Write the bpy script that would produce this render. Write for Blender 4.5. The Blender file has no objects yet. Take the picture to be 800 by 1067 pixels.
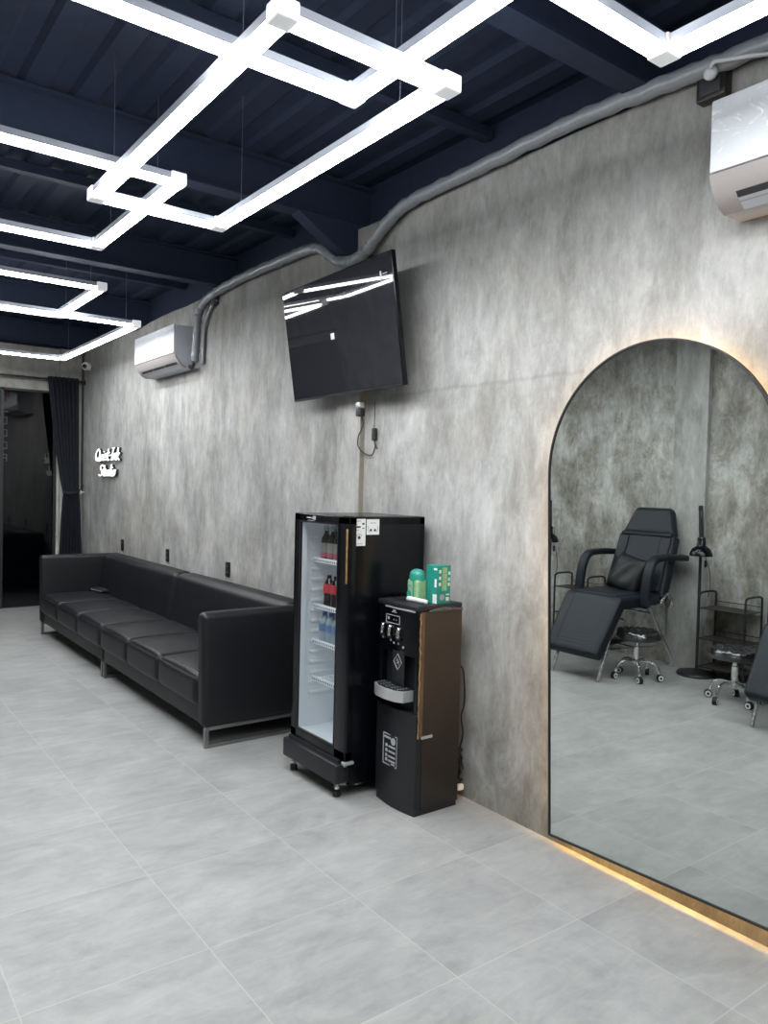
import bpy, bmesh, math, random
from mathutils import Vector, Matrix
PI = math.pi
random.seed(7)
scn = bpy.context.scene
COL = scn.collection

# ------------------------------------------------------------------ materials
def new_mat(name):
    m = bpy.data.materials.new(name); m.use_nodes = True
    nt = m.node_tree; b = nt.nodes['Principled BSDF']
    return m, nt, b

def simple(name, col, rough=.5, metal=0., emit=None, estr=0., coat=0., bump=0., bscale=60., var=0., spec=.5, trans=0., alpha=1.):
    m, nt, b = new_mat(name)
    b.inputs['Base Color'].default_value = (*col, 1)
    b.inputs['Roughness'].default_value = rough
    b.inputs['Metallic'].default_value = metal
    b.inputs['Specular IOR Level'].default_value = spec
    b.inputs['Coat Weight'].default_value = coat
    b.inputs['Transmission Weight'].default_value = trans
    b.inputs['Alpha'].default_value = alpha
    if emit:
        b.inputs['Emission Color'].default_value = (*emit, 1)
        b.inputs['Emission Strength'].default_value = estr
    if bump or var:
        tc = nt.nodes.new('ShaderNodeTexCoord'); nz = nt.nodes.new('ShaderNodeTexNoise')
        nz.inputs['Scale'].default_value = bscale; nz.inputs['Detail'].default_value = 4
        nt.links.new(tc.outputs['Object'], nz.inputs['Vector'])
        if bump:
            bp = nt.nodes.new('ShaderNodeBump'); bp.inputs['Strength'].default_value = bump
            bp.inputs['Distance'].default_value = .004
            nt.links.new(nz.outputs['Fac'], bp.inputs['Height']); nt.links.new(bp.outputs['Normal'], b.inputs['Normal'])
        if var:
            mx = nt.nodes.new('ShaderNodeMix'); mx.data_type = 'RGBA'
            mx.inputs[6].default_value = (*[c*(1-var) for c in col], 1)
            mx.inputs[7].default_value = (*[min(1, c*(1+var)) for c in col], 1)
            nt.links.new(nz.outputs['Fac'], mx.inputs[0]); nt.links.new(mx.outputs[2], b.inputs['Base Color'])
    return m

def ramp(nt, fac, stops):
    r = nt.nodes.new('ShaderNodeValToRGB')
    el = r.color_ramp.elements
    el[0].position = stops[0][0]; el[0].color = (*stops[0][1], 1)
    el[1].position = stops[-1][0]; el[1].color = (*stops[-1][1], 1)
    for p, c in stops[1:-1]:
        e = el.new(p); e.color = (*c, 1)
    nt.links.new(fac, r.inputs[0]); return r.outputs[0]

def noise(nt, vec, scale, detail=6, rough=.6, dist=0.):
    n = nt.nodes.new('ShaderNodeTexNoise'); n.inputs['Scale'].default_value = scale
    n.inputs['Detail'].default_value = detail; n.inputs['Roughness'].default_value = rough
    n.inputs['Distortion'].default_value = dist
    nt.links.new(vec, n.inputs['Vector']); return n.outputs['Fac']

def mapping(nt, vec, scale, loc=(0, 0, 0)):
    mp = nt.nodes.new('ShaderNodeMapping'); mp.inputs['Scale'].default_value = scale
    mp.inputs['Location'].default_value = loc
    nt.links.new(vec, mp.inputs['Vector']); return mp.outputs[0]

def mixc(nt, fac, a, b, mode='MIX'):
    mx = nt.nodes.new('ShaderNodeMix'); mx.data_type = 'RGBA'; mx.blend_type = mode
    for s, v in ((0, fac), (6, a), (7, b)):
        if hasattr(v, 'links'): nt.links.new(v, mx.inputs[s])
        elif s == 0: mx.inputs[0].default_value = v
        else: mx.inputs[s].default_value = (*v, 1)
    return mx.outputs[2]

def mth(nt, op, a, b=None, clamp=False):
    n = nt.nodes.new('ShaderNodeMath'); n.operation = op; n.use_clamp = clamp
    for i, v in enumerate((a, b)):
        if v is None: continue
        if hasattr(v, 'links'): nt.links.new(v, n.inputs[i])
        else: n.inputs[i].default_value = v
    return n.outputs[0]

def concrete(name, dark, mid, light, streak=.5, warm=.0, grunge=.0, seam=False, off=(0, 0, 0)):
    m, nt, b = new_mat(name)
    geo = nt.nodes.new('ShaderNodeNewGeometry'); P = mapping(nt, geo.outputs['Position'], (1, 1, 1), off)
    st = noise(nt, mapping(nt, P, (3.4, 3.4, .95)), 2.0, 11, .72, .3)
    bl = noise(nt, mapping(nt, P, (1, 1, .8)), 1.5, 8, .62, .6)
    mid_n = noise(nt, mapping(nt, P, (2.2, 2.2, 1.3)), 2.6, 11, .74, .45)
    fine = noise(nt, mapping(nt, P, (13, 13, 5)), 2.4, 8, .8, .6)
    f = mth(nt, 'ADD', mth(nt, 'MULTIPLY', st, streak), mth(nt, 'MULTIPLY', bl, (1-streak)*.55))
    f = mth(nt, 'ADD', f, mth(nt, 'MULTIPLY', mid_n, (1-streak)*.45))
    f = mth(nt, 'ADD', f, mth(nt, 'MULTIPLY', mth(nt, 'SUBTRACT', fine, .5), .20))
    c = ramp(nt, f, [(.39, dark), (.50, mid), (.61, light)])
    if warm:
        w = noise(nt, mapping(nt, P, (1, .9, 1.1), (3, 5, 2)), 1.1, 5, .6, .5)
        wf = ramp(nt, w, [(.47, (0, 0, 0)), (.66, (warm, warm, warm))])
        c = mixc(nt, wf, c, (.78, .70, .58), 'MULTIPLY')
    if grunge:
        g = noise(nt, mapping(nt, P, (1.5, 1.5, 1.2), (7, 1, 3)), 3.2, 12, .78, .5)
        gf = ramp(nt, g, [(.50, (0, 0, 0)), (.60, (grunge, grunge, grunge))])
        c = mixc(nt, gf, c, (.66, .62, .55), 'MULTIPLY')
        s = noise(nt, mapping(nt, P, (9, 9, 6), (1, 4, 3)), 3, 8, .75)
        sf = ramp(nt, s, [(.66, (0, 0, 0)), (.72, (.8, .8, .8))])
        c = mixc(nt, mth(nt, 'MULTIPLY', sf, grunge), c, (.42, .41, .38))
    # trowel scuffs: thin pale strokes
    sc = noise(nt, mapping(nt, P, (7, 7, 2.6), (2, 9, 4)), 2.2, 9, .74, .5)
    sf = ramp(nt, sc, [(.60, (0, 0, 0)), (.70, (.34, .34, .34))])
    c = mixc(nt, sf, c, light)
    # darker patches close to the floor; shade above the lamps painted near the ceiling
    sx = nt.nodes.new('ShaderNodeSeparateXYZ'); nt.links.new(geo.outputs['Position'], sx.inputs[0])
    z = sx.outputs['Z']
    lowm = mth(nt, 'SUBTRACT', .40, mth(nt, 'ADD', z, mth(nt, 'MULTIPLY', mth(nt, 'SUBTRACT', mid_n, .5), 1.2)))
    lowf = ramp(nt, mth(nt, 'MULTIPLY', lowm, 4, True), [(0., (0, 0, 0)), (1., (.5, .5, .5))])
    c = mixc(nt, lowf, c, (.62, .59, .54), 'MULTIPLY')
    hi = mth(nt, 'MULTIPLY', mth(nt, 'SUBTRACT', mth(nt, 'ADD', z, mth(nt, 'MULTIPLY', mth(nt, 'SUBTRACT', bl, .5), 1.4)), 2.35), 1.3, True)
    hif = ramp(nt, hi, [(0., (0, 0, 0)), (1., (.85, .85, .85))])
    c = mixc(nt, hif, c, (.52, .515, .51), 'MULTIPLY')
    if seam:   # day joint in the plaster at 2.13 m, between the mirror and the tv
        y = sx.outputs['Y']
        d = mth(nt, 'ABSOLUTE', mth(nt, 'SUBTRACT', mth(nt, 'ADD', z, mth(nt, 'MULTIPLY', mth(nt, 'SUBTRACT', mid_n, .5), .05)), 2.125))
        line = mth(nt, 'SUBTRACT', 1, mth(nt, 'MULTIPLY', d, 60), True)
        ym = mth(nt, 'MULTIPLY', mth(nt, 'GREATER_THAN', y, 2.2), mth(nt, 'LESS_THAN', y, 3.6))
        c = mixc(nt, mth(nt, 'MULTIPLY', mth(nt, 'MULTIPLY', line, ym), .22), c, (.10, .095, .085))
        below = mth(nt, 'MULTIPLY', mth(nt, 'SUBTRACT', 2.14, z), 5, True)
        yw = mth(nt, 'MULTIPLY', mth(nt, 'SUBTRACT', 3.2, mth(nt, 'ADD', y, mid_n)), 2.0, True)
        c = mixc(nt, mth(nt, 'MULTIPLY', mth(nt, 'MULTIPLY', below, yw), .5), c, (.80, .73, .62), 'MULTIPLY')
    nt.links.new(c, b.inputs['Base Color'])
    b.inputs['Roughness'].default_value = .78
    b.inputs['Specular IOR Level'].default_value = .3
    bp = nt.nodes.new('ShaderNodeBump'); bp.inputs['Strength'].default_value = .25; bp.inputs['Distance'].default_value = .01
    nt.links.new(f, bp.inputs['Height']); nt.links.new(bp.outputs['Normal'], b.inputs['Normal'])
    return m

def tile_mat():
    m, nt, b = new_mat('grey_porcelain_tile')
    geo = nt.nodes.new('ShaderNodeNewGeometry')
    P = mapping(nt, geo.outputs['Position'], (1/.6, 1/.6, 1), (-1.0953/.6, -2.4094/.6, 0))
    sx = nt.nodes.new('ShaderNodeSeparateXYZ'); nt.links.new(P, sx.inputs[0])
    def edge(o):
        fr = mth(nt, 'FRACT', o)
        return mth(nt, 'MINIMUM', fr, mth(nt, 'SUBTRACT', 1, fr))
    e = mth(nt, 'MINIMUM', edge(sx.outputs['X']), edge(sx.outputs['Y']))
    g = mth(nt, 'SUBTRACT', 1, mth(nt, 'MULTIPLY', mth(nt, 'SUBTRACT', e, .0022), 480), True)
    cell = nt.nodes.new('ShaderNodeCombineXYZ')
    fx, fy = mth(nt, 'FLOOR', sx.outputs['X']), mth(nt, 'FLOOR', sx.outputs['Y'])
    nt.links.new(fx, cell.inputs[0]); nt.links.new(fy, cell.inputs[1])
    wn = nt.nodes.new('ShaderNodeTexWhiteNoise'); wn.noise_dimensions = '2D'; nt.links.new(cell.outputs[0], wn.inputs['Vector'])
    add = nt.nodes.new('ShaderNodeVectorMath'); add.operation = 'MULTIPLY_ADD'
    nt.links.new(wn.outputs['Color'], add.inputs[0]); add.inputs[1].default_value = (9, 9, 9)
    nt.links.new(geo.outputs['Position'], add.inputs[2])
    V = add.outputs[0]
    cl = noise(nt, mapping(nt, V, (1, 1.4, 1)), 2.8, 11, .72, .5)
    st = noise(nt, mapping(nt, V, (2.4, 9, 1)), 2.0, 7, .7, .6)
    f = mth(nt, 'ADD', mth(nt, 'MULTIPLY', cl, .7), mth(nt, 'MULTIPLY', st, .3))
    f = mth(nt, 'ADD', f, mth(nt, 'MULTIPLY', mth(nt, 'SUBTRACT', wn.outputs['Value'], .5), .035))
    c = ramp(nt, f, [(.36, (.265, .27, .265)), (.5, (.345, .35, .343)), (.64, (.425, .43, .422))])
    c = mixc(nt, mth(nt, 'MULTIPLY', g, .42), c, (.56, .56, .52))
    nt.links.new(c, b.inputs['Base Color'])
    r = ramp(nt, cl, [(.35, (.42, .42, .42)), (.65, (.58, .58, .58))])
    nt.links.new(r, b.inputs['Roughness'])
    b.inputs['Specular IOR Level'].default_value = .45
    bp = nt.nodes.new('ShaderNodeBump'); bp.inputs['Strength'].default_value = .15; bp.inputs['Distance'].default_value = .002
    nt.links.new(mth(nt, 'SUBTRACT', f, g), bp.inputs['Height']); nt.links.new(bp.outputs['Normal'], b.inputs['Normal'])
    return m

def crinkle_film(name, base, rough):
    m, nt, b = new_mat(name)
    b.inputs['Base Color'].default_value = (*base, 1); b.inputs['Roughness'].default_value = rough
    b.inputs['Coat Weight'].default_value = .4; b.inputs['Coat Roughness'].default_value = .08
    tc = nt.nodes.new('ShaderNodeTexCoord')
    n = noise(nt, mapping(nt, tc.outputs['Object'], (1.0, 3.2, 7.0)), 2.4, 8, .66, 2.6)
    v = nt.nodes.new('ShaderNodeTexVoronoi'); v.feature = 'DISTANCE_TO_EDGE'; v.inputs['Scale'].default_value = 5
    nt.links.new(mapping(nt, tc.outputs['Object'], (1, 1, 2.2)), v.inputs['Vector'])
    bp = nt.nodes.new('ShaderNodeBump'); bp.inputs['Strength'].default_value = .55; bp.inputs['Distance'].default_value = .03
    nt.links.new(mth(nt, 'ADD', n, mth(nt, 'MULTIPLY', v.outputs['Distance'], .25)), bp.inputs['Height'])
    nt.links.new(bp.outputs['Normal'], b.inputs['Coat Normal']); 
    cc = ramp(nt, n, [(.40, base), (.57, tuple(x*.96 for x in base)), (.66, (.80, .80, .83))])
    nt.links.new(cc, b.inputs['Base Color'])
    return m

def brown_film():
    m, nt, b = new_mat('dark_brown_film_panel')
    tc = nt.nodes.new('ShaderNodeNewGeometry')
    n = noise(nt, mapping(nt, tc.outputs['Position'], (1, 8, 1.5)), 2.4, 5, .6, .4)
    sx = nt.nodes.new('ShaderNodeSeparateXYZ'); nt.links.new(tc.outputs['Position'], sx.inputs[0])
    zf = mth(nt, 'MULTIPLY', sx.outputs['Z'], .9, True)
    c = mixc(nt, zf, (.010, .009, .009), (.075, .047, .028))  # brown film, with reflected warm light painted in towards the top
    c = mixc(nt, mth(nt, 'MULTIPLY', n, .6), c, (.02, .014, .01))
    nt.links.new(c, b.inputs['Base Color']); b.inputs['Roughness'].default_value = .28
    bp = nt.nodes.new('ShaderNodeBump'); bp.inputs['Strength'].default_value = .2; bp.inputs['Distance'].default_value = .01
    nt.links.new(n, bp.inputs['Height']); nt.links.new(bp.outputs['Normal'], b.inputs['Normal'])
    return m

M = {}
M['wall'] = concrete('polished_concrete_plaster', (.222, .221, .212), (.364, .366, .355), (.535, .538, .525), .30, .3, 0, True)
M['wall_far'] = concrete('polished_concrete_end', (.26, .25, .23), (.42, .41, .38), (.60, .59, .56), .3, .3, 0)
M['wall_l'] = concrete('grungy_concrete_plaster', (.165, .155, .135), (.34, .335, .315), (.60, .605, .59), .22, .35, .85, False, (3, 2, 0))
M['pilaster'] = concrete('pale_concrete_pilaster', (.24, .24, .23), (.38, .38, .365), (.52, .52, .51), .45, .1, 0)
M['pil_side'] = simple('shaded_pilaster_side', (.235, .225, .19), .8, bump=.3, bscale=30, var=.15)  # side face in darker beige, its shade put into the colour
M['floor'] = tile_mat()
M['navy'] = simple('navy_painted_deck', (.0125, .019, .038), .8, spec=.2, bump=.1, bscale=20, var=.25)
M['navy_beam'] = simple('navy_painted_steel', (.014, .0215, .043), .7, spec=.25, bump=.05, bscale=20, var=.2)
M['alu'] = simple('white_aluminium_channel', (.30, .32, .37), .45, .1, emit=(.6, .65, .75), estr=.04)  # faint glow added so the channel looks lit by its tube
M['led'] = simple('glowing_white_diffuser', (.9, .9, .9), .5, emit=(.965, .985, 1.0), estr=45.)
M['cap'] = simple('translucent_white_corner', (.85, .86, .88), .4, emit=(.93, .96, 1.), estr=.30)
M['wire'] = simple('thin_grey_steel_wire', (.12, .14, .18), .4, .5)
M['leather'] = simple('black_leatherette', (.0075, .0085, .011), .47, bump=.12, bscale=220, spec=.38)
M['leather_c'] = simple('black_vinyl_upholstery', (.011, .0145, .021), .48, bump=.10, bscale=200, spec=.32)
M['tuft'] = simple('glossy_black_tufted_vinyl', (.010, .011, .013), .2, spec=.9, coat=.6)
M['seam'] = simple('black_gap_shade', (.004, .004, .005), .6)  # black for the shade in the gap under the headrest
M['chrome'] = simple('chrome', (.78, .78, .79), .16, 1.)
M['brushed'] = simple('brushed_steel', (.30, .30, .30), .40, 1.)
M['blk'] = simple('gloss_black_enamel', (.0022, .0027, .0045), .22, spec=.32)
M['blkmatte'] = simple('matte_black_plastic', (.012, .013, .016), .5)
M['blkgrey'] = simple('charcoal_plastic', (.014, .016, .019), .42, spec=.35)
M['screen'] = simple('glossy_black_screen', (.022, .023, .028), .028, spec=.6)
M['liner'] = simple('pale_grey_fridge_liner', (.55, .585, .62), .4, emit=(.66, .72, .80), estr=.10)  # own glow stands in for the LED inside the fridge
M['shelfw'] = simple('white_coated_wire_shelf', (.80, .82, .84), .35, emit=(.7, .8, .9), estr=.1)  # shelves also get a little glow, as if lit from inside
M['white'] = simple('white_plastic', (.80, .80, .80), .35)
M['whitep'] = simple('white_paper_sticker', (.82, .82, .80), .6)
M['ink'] = simple('dark_print', (.03, .03, .035), .6)
M['lgrey'] = simple('light_grey_print', (.42, .43, .45), .5)
M['silver'] = simple('silver_plastic', (.50, .51, .52), .35, .4)
M['film'] = crinkle_film('white_panel_under_crinkled_film', (.54, .57, .60), .35)
M['acbody'] = simple('warm_white_ac_plastic', (.32, .295, .285), .4)
M['acside'] = simple('white_ac_plastic', (.44, .46, .50), .45)
M['slot'] = simple('dark_vent_slot', (.02, .02, .022), .6)
M['duct'] = simple('grey_wrapped_insulation', (.17, .185, .205), .28, bump=.5, bscale=45, var=.2)
M['neon'] = simple('white_neon_letters', (.95, .95, .95), .4, emit=(1, 1, 1), estr=.9)
M['mirror'] = simple('silvered_mirror', (.72, .76, .745), .0, 1.)
M['warmled'] = simple('warm_led_strip', (1, .8, .5), .5, emit=(1., .60, .22), estr=62.)
M['curtain'] = simple('navy_black_curtain_fabric', (.0085, .011, .020), .75, bump=.2, bscale=300)
M['brown'] = brown_film()
M['copper'] = simple('amber_film_edge', (.40, .25, .12), .3, .4, bump=.6, bscale=50, var=.6)
M['amber'] = simple('amber_brown_film', (.13, .075, .035), .18, bump=.5, bscale=12, var=.6, coat=.4)
M['filmclear'] = simple('crumpled_smoky_film', (.09, .08, .075), .15, bump=1., bscale=60, var=.9, coat=.8)
M['cola'] = simple('dark_cola_glass', (.015, .009, .008), .1, coat=.6)
M['redlab'] = simple('red_label', (.50, .045, .06), .5)
M['pinklab'] = simple('faded_pink_label', (.50, .13, .18), .5)
M['greylab'] = simple('grey_white_label', (.40, .39, .37), .5)
M['bluecap'] = simple('blue_plastic_cap', (.05, .10, .26), .4)
M['bluelab'] = simple('blue_label', (.10, .18, .36), .5)
M['water'] = simple('clear_water_bottle_plastic', (.55, .66, .76), .1, trans=.55, coat=.3)
M['greyc'] = simple('frosted_cap', (.33, .36, .36), .4)
M['teal'] = simple('teal_carton', (.012, .26, .20), .45, var=.2, bscale=25)
M['teal2'] = simple('light_teal_plastic', (.03, .30, .23), .4)
M['lime'] = simple('pale_lime_print', (.28, .46, .24), .5, var=.3, bscale=40)
M['cream'] = simple('cream_print', (.75, .78, .62), .5)
M['rubber'] = simple('black_rubber', (.015, .015, .015), .6)
M['shelfdk'] = simple('dark_brown_metal_mesh', (.035, .030, .026), .5)
M['outlet'] = simple('black_wall_socket_plastic', (.008, .008, .009), .35)
M['concfloor'] = simple('grey_stone_sill', (.28, .28, .27), .5)
M['night'] = simple('night_outside', (.004, .006, .010), .8)
M['signlit'] = simple('dim_lit_street_sign', (.3, .28, .27), .5, emit=(.75, .66, .64), estr=.12)
M['signred'] = simple('dim_red_street_sign', (.3, .1, .1), .5, emit=(.8, .25, .25), estr=.12)

def glass(name, tint, ior_f=1.45, dark=None):
    m = bpy.data.materials.new(name); m.use_nodes = True; nt = m.node_tree
    for n in list(nt.nodes): nt.nodes.remove(n)
    out = nt.nodes.new('ShaderNodeOutputMaterial'); mx = nt.nodes.new('ShaderNodeMixShader')
    tr = nt.nodes.new('ShaderNodeBsdfTransparent'); tr.inputs[0].default_value = (*tint, 1)
    gl = nt.nodes.new('ShaderNodeBsdfGlossy'); gl.inputs['Roughness'].default_value = .02
    geo = nt.nodes.new('ShaderNodeNewGeometry')
    dt_ = nt.nodes.new('ShaderNodeVectorMath'); dt_.operation = 'DOT_PRODUCT'
    nt.links.new(geo.outputs['Normal'], dt_.inputs[0]); nt.links.new(geo.outputs['Incoming'], dt_.inputs[1])
    k = mth(nt, 'SUBTRACT', 1, mth(nt, 'ABSOLUTE', dt_.outputs['Value']))
    k = mth(nt, 'ADD', mth(nt, 'MULTIPLY', mth(nt, 'POWER', k, 4.5), 1-ior_f), ior_f, True)
    nt.links.new(k, mx.inputs[0]); nt.links.new(tr.outputs[0], mx.inputs[1]); nt.links.new(gl.outputs[0], mx.inputs[2])
    nt.links.new(mx.outputs[0], out.inputs[0]); return m
M['glass'] = glass('clear_door_glass', (.93, .96, .96), .03)
M['winglass'] = glass('dark_window_glass', (.35, .40, .45), .05)

# ------------------------------------------------------------------ mesh builder
ORIG = {}
class MB:
    def __init__(s): s.bm = bmesh.new(); s.mats = [None]; s.mi = 0
    def use(s, m):            # later shapes take this material slot
        if s.mats == [None]: s.mats = [m]; s.mi = 0; return s
        if m not in s.mats: s.mats.append(m)
        s.mi = s.mats.index(m); return s
    def _add(s, vs, fs, T=None):
        nv = [s.bm.verts.new((T @ Vector(v)) if T else v) for v in vs]
        for f in fs:
            try:
                fc = s.bm.faces.new([nv[i] for i in f]); fc.material_index = s.mi; fc.smooth = True
            except ValueError: pass
        return nv
    def box(s, x0, x1, y0, y1, z0, z1, bev=0., T=None, seg=2):
        if bev:
            return s.rbox(x0, x1, y0, y1, z0, z1, bev, n=2 if seg < 3 else 3, T=T)
        v = [(x, y, z) for x in (x0, x1) for y in (y0, y1) for z in (z0, z1)]
        f = [(0, 1, 3, 2), (4, 6, 7, 5), (0, 4, 5, 1), (2, 3, 7, 6), (0, 2, 6, 4), (1, 5, 7, 3)]
        s._add(v, f, T); return s
    def rbox(s, x0, x1, y0, y1, z0, z1, r, n=3, puff=(0, 0, 0), T=None, div=1, fn=None):
        """rounded box: corner radius r, n steps per rounding, div inner divisions, puff bulges each face pair outwards"""
        c = Vector(((x0+x1)/2, (y0+y1)/2, (z0+z1)/2)); h = Vector((abs(x1-x0)/2, abs(y1-y0)/2, abs(z1-z0)/2))
        r = min(r, h.x*.999, h.y*.999, h.z*.999)
        def ticks(hh):
            k = 1-r/hh
            t = [-1+(1-k)*(1-math.cos(PI/2*i/n)) if 0 else -1+(1-k)*i/n for i in range(n)]
            mid = [-k+2*k*i/div for i in range(div+1)]
            return t+mid+[-a for a in reversed(t)]
        tx, ty, tz = ticks(h.x), ticks(h.y), ticks(h.z)
        idx = {}; vs = []; fs = []
        def vid(a, b, d):
            key = (a, b, d)
            if key in idx: return idx[key]
            u = Vector((tx[a], ty[b], tz[d])); p = Vector((u.x*h.x, u.y*h.y, u.z*h.z))
            q = Vector([max(-(h[i]-r), min(h[i]-r, p[i])) for i in range(3)])
            dd = p-q
            if dd.length > 1e-9: p = q+dd.normalized()*r
            w = [(1-u[i]**2) for i in range(3)]
            for i in range(3):
                if puff[i]:
                    j, k = (i+1) % 3, (i+2) % 3
                    p[i] += math.copysign(1, p[i])*puff[i]*max(0, w[j])**.5*max(0, w[k])**.5*min(1, abs(p[i])/h[i])
            p = p+c
            if fn: p = Vector(fn(p))
            idx[key] = len(vs); vs.append(tuple(p)); return idx[key]
        A, B, D = len(tx)-1, len(ty)-1, len(tz)-1
        for a in range(A):
            for b in range(B):
                fs.append((vid(a, b, 0), vid(a, b+1, 0), vid(a+1, b+1, 0), vid(a+1, b, 0)))
                fs.append((vid(a, b, D), vid(a+1, b, D), vid(a+1, b+1, D), vid(a, b+1, D)))
        for a in range(A):
            for d in range(D):
                fs.append((vid(a, 0, d), vid(a+1, 0, d), vid(a+1, 0, d+1), vid(a, 0, d+1)))
                fs.append((vid(a, B, d), vid(a, B, d+1), vid(a+1, B, d+1), vid(a+1, B, d)))
        for b in range(B):
            for d in range(D):
                fs.append((vid(0, b, d), vid(0, b, d+1), vid(0, b+1, d+1), vid(0, b+1, d)))
                fs.append((vid(A, b, d), vid(A, b+1, d), vid(A, b+1, d+1), vid(A, b, d+1)))
        s._add(vs, fs, T); return s
    def prism(s, poly, axis, a0, a1, T=None, flat=True):
        """polygon in the two other axes, extruded along axis"""
        def P(u, v, w): return {'x': (w, u, v), 'y': (u, w, v), 'z': (u, v, w)}[axis]
        n = len(poly); vs = [P(u, v, a0) for u, v in poly]+[P(u, v, a1) for u, v in poly]
        fs = [tuple(range(n)), tuple(reversed(range(n, 2*n)))]+[(i, i+n, (i+1) % n+n, (i+1) % n) for i in range(n)]
        s._add(vs, fs, T); return s
    def tube(s, pts, r, seg=10, closed=False, T=None, rr=None):
        pts = [Vector(p) for p in pts]; n = len(pts); rings = []; up = None
        for i, p in enumerate(pts):
            a = pts[i-1] if (i or closed) else p; b = pts[(i+1) % n] if (i < n-1 or closed) else p
            t = (b-a).normalized()
            if up is None:
                up = Vector((0, 0, 1)) if abs(t.z) < .9 else Vector((1, 0, 0))
            side = t.cross(up)
            if side.length < 1e-6: side = t.cross(Vector((0, 1, 0)))
            side.normalize(); up = side.cross(t).normalized()
            R = rr[i] if rr else r
            rings.append([p+side*math.cos(2*PI*k/seg)*R+up*math.sin(2*PI*k/seg)*R for k in range(seg)])
        vs = [tuple(v) for rg in rings for v in rg]; fs = []
        for i in range(n if closed else n-1):
            j = (i+1) % n
            for k in range(seg):
                fs.append((i*seg+k, i*seg+(k+1) % seg, j*seg+(k+1) % seg, j*seg+k))
        if not closed: fs += [tuple(reversed(range(seg))), tuple(range((n-1)*seg, n*seg))]
        s._add(vs, fs, T); return s
    def lathe(s, prof, c=(0, 0, 0), seg=24, axis='z', T=None):
        vs = []; fs = []
        for r, z in prof:
            for k in range(seg):
                a = 2*PI*k/seg; x, y = r*math.cos(a), r*math.sin(a)
                p = {'z': (x, y, z), 'x': (z, x, y), 'y': (x, z, y)}[axis]
                vs.append((p[0]+c[0], p[1]+c[1], p[2]+c[2]))
        for i in range(len(prof)-1):
            for k in range(seg):
                fs.append((i*seg+k, i*seg+(k+1) % seg, (i+1)*seg+(k+1) % seg, (i+1)*seg+k))
        fs += [tuple(reversed(range(seg))), tuple(range((len(prof)-1)*seg, len(prof)*seg))]
        s._add(vs, fs, T); return s
    def sweep(s, pts, w, h, wdir=(0, 1, 0), T=None, k=3):
        """rounded-rectangle section (w along wdir, h across) swept along pts"""
        pts = [Vector(p) for p in pts]; W = Vector(wdir); n = len(pts); rings = []
        sec = []
        for i in range(4*k):
            a = 2*PI*(i+.5)/(4*k); e = .55
            sec.append((math.copysign(abs(math.cos(a))**e, math.cos(a))*w/2, math.copysign(abs(math.sin(a))**e, math.sin(a))*h/2))
        for i, p in enumerate(pts):
            a = pts[max(0, i-1)]; b = pts[min(n-1, i+1)]; t = (b-a).normalized(); N = t.cross(W).normalized()
            sc = .55 if i in (0, n-1) else 1
            rings.append([p+W*u*sc+N*v*sc for u, v in sec])
        m = len(sec); vs = [tuple(v) for r in rings for v in r]; fs = []
        for i in range(n-1):
            for q in range(m): fs.append((i*m+q, i*m+(q+1) % m, (i+1)*m+(q+1) % m, (i+1)*m+q))
        fs += [tuple(reversed(range(m))), tuple(range((n-1)*m, n*m))]
        s._add(vs, fs, T); return s
    def grid(s, fn, nu, nv, T=None):
        vs = [fn(i/nu, j/nv) for i in range(nu+1) for j in range(nv+1)]
        fs = [(i*(nv+1)+j, (i+1)*(nv+1)+j, (i+1)*(nv+1)+j+1, i*(nv+1)+j+1) for i in range(nu) for j in range(nv)]
        s._add(vs, fs, T); return s
    def build(s, name, m=None, parent=None, label=None, cat=None, group=None, kind=None, sharp=38, loc=None):
        """ONE mesh object; coordinates were given in world space"""
        bmesh.ops.recalc_face_normals(s.bm, faces=s.bm.faces)
        me = bpy.data.meshes.new(name)
        if parent is not None: o0 = ORIG[parent.name]
        elif loc is not None: o0 = Vector(loc)
        else:
            vs = s.bm.verts; zs = [v.co for v in vs]
            o0 = Vector((sum(v.x for v in zs)/len(zs), sum(v.y for v in zs)/len(zs), min(v.z for v in zs)))
        for v in s.bm.verts: v.co -= o0
        s.bm.to_mesh(me); s.bm.free()
        mats = [x for x in s.mats if x is not None]
        if not mats: mats = [m]
        for x in mats: me.materials.append(x)
        me.set_sharp_from_angle(angle=math.radians(sharp))
        o = bpy.data.objects.new(name, me); COL.objects.link(o)
        ORIG[o.name] = o0
        if parent is not None: o.parent = parent
        else: o.location = o0
        tag(o, label, cat, group, kind); return o

def tag(o, label=None, cat=None, group=None, kind=None):
    if label: o['label'] = label
    if cat: o['category'] = cat
    if group: o['group'] = group
    if kind: o['kind'] = kind
    return o
def thing(name, loc, label, cat, group=None):
    o = bpy.data.objects.new(name, None); COL.objects.link(o); o.location = loc; o.empty_display_size = .1
    ORIG[o.name] = Vector(loc); return tag(o, label, cat, group)
def copy_tree(o, parent=None):
    c = o.copy(); COL.objects.link(c); c.parent = parent
    for ch in list(o.children): copy_tree(ch, c)
    return c
def smooth_path(pts, n=6, closed=False):
    """Catmull-Rom through pts"""
    P = [Vector(p) for p in pts]; out = []; m = len(P)
    for i in range(m if closed else m-1):
        if closed: a, b, c, d = P[i-1], P[i], P[(i+1) % m], P[(i+2) % m]
        else: a, b, c, d = P[max(0, i-1)], P[i], P[i+1], P[min(m-1, i+2)]
        for k in range(n):
            t = k/n
            out.append(.5*((2*b)+(c-a)*t+(2*a-5*b+4*c-d)*t*t+(3*b-a-3*c+d)*t**3))
    if not closed: out.append(P[-1])
    return out
def frame(c, ex, ey, ez):
    return Matrix(((ex[0], ey[0], ez[0], c[0]), (ex[1], ey[1], ez[1], c[1]), (ex[2], ey[2], ez[2], c[2]), (0, 0, 0, 1)))

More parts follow.
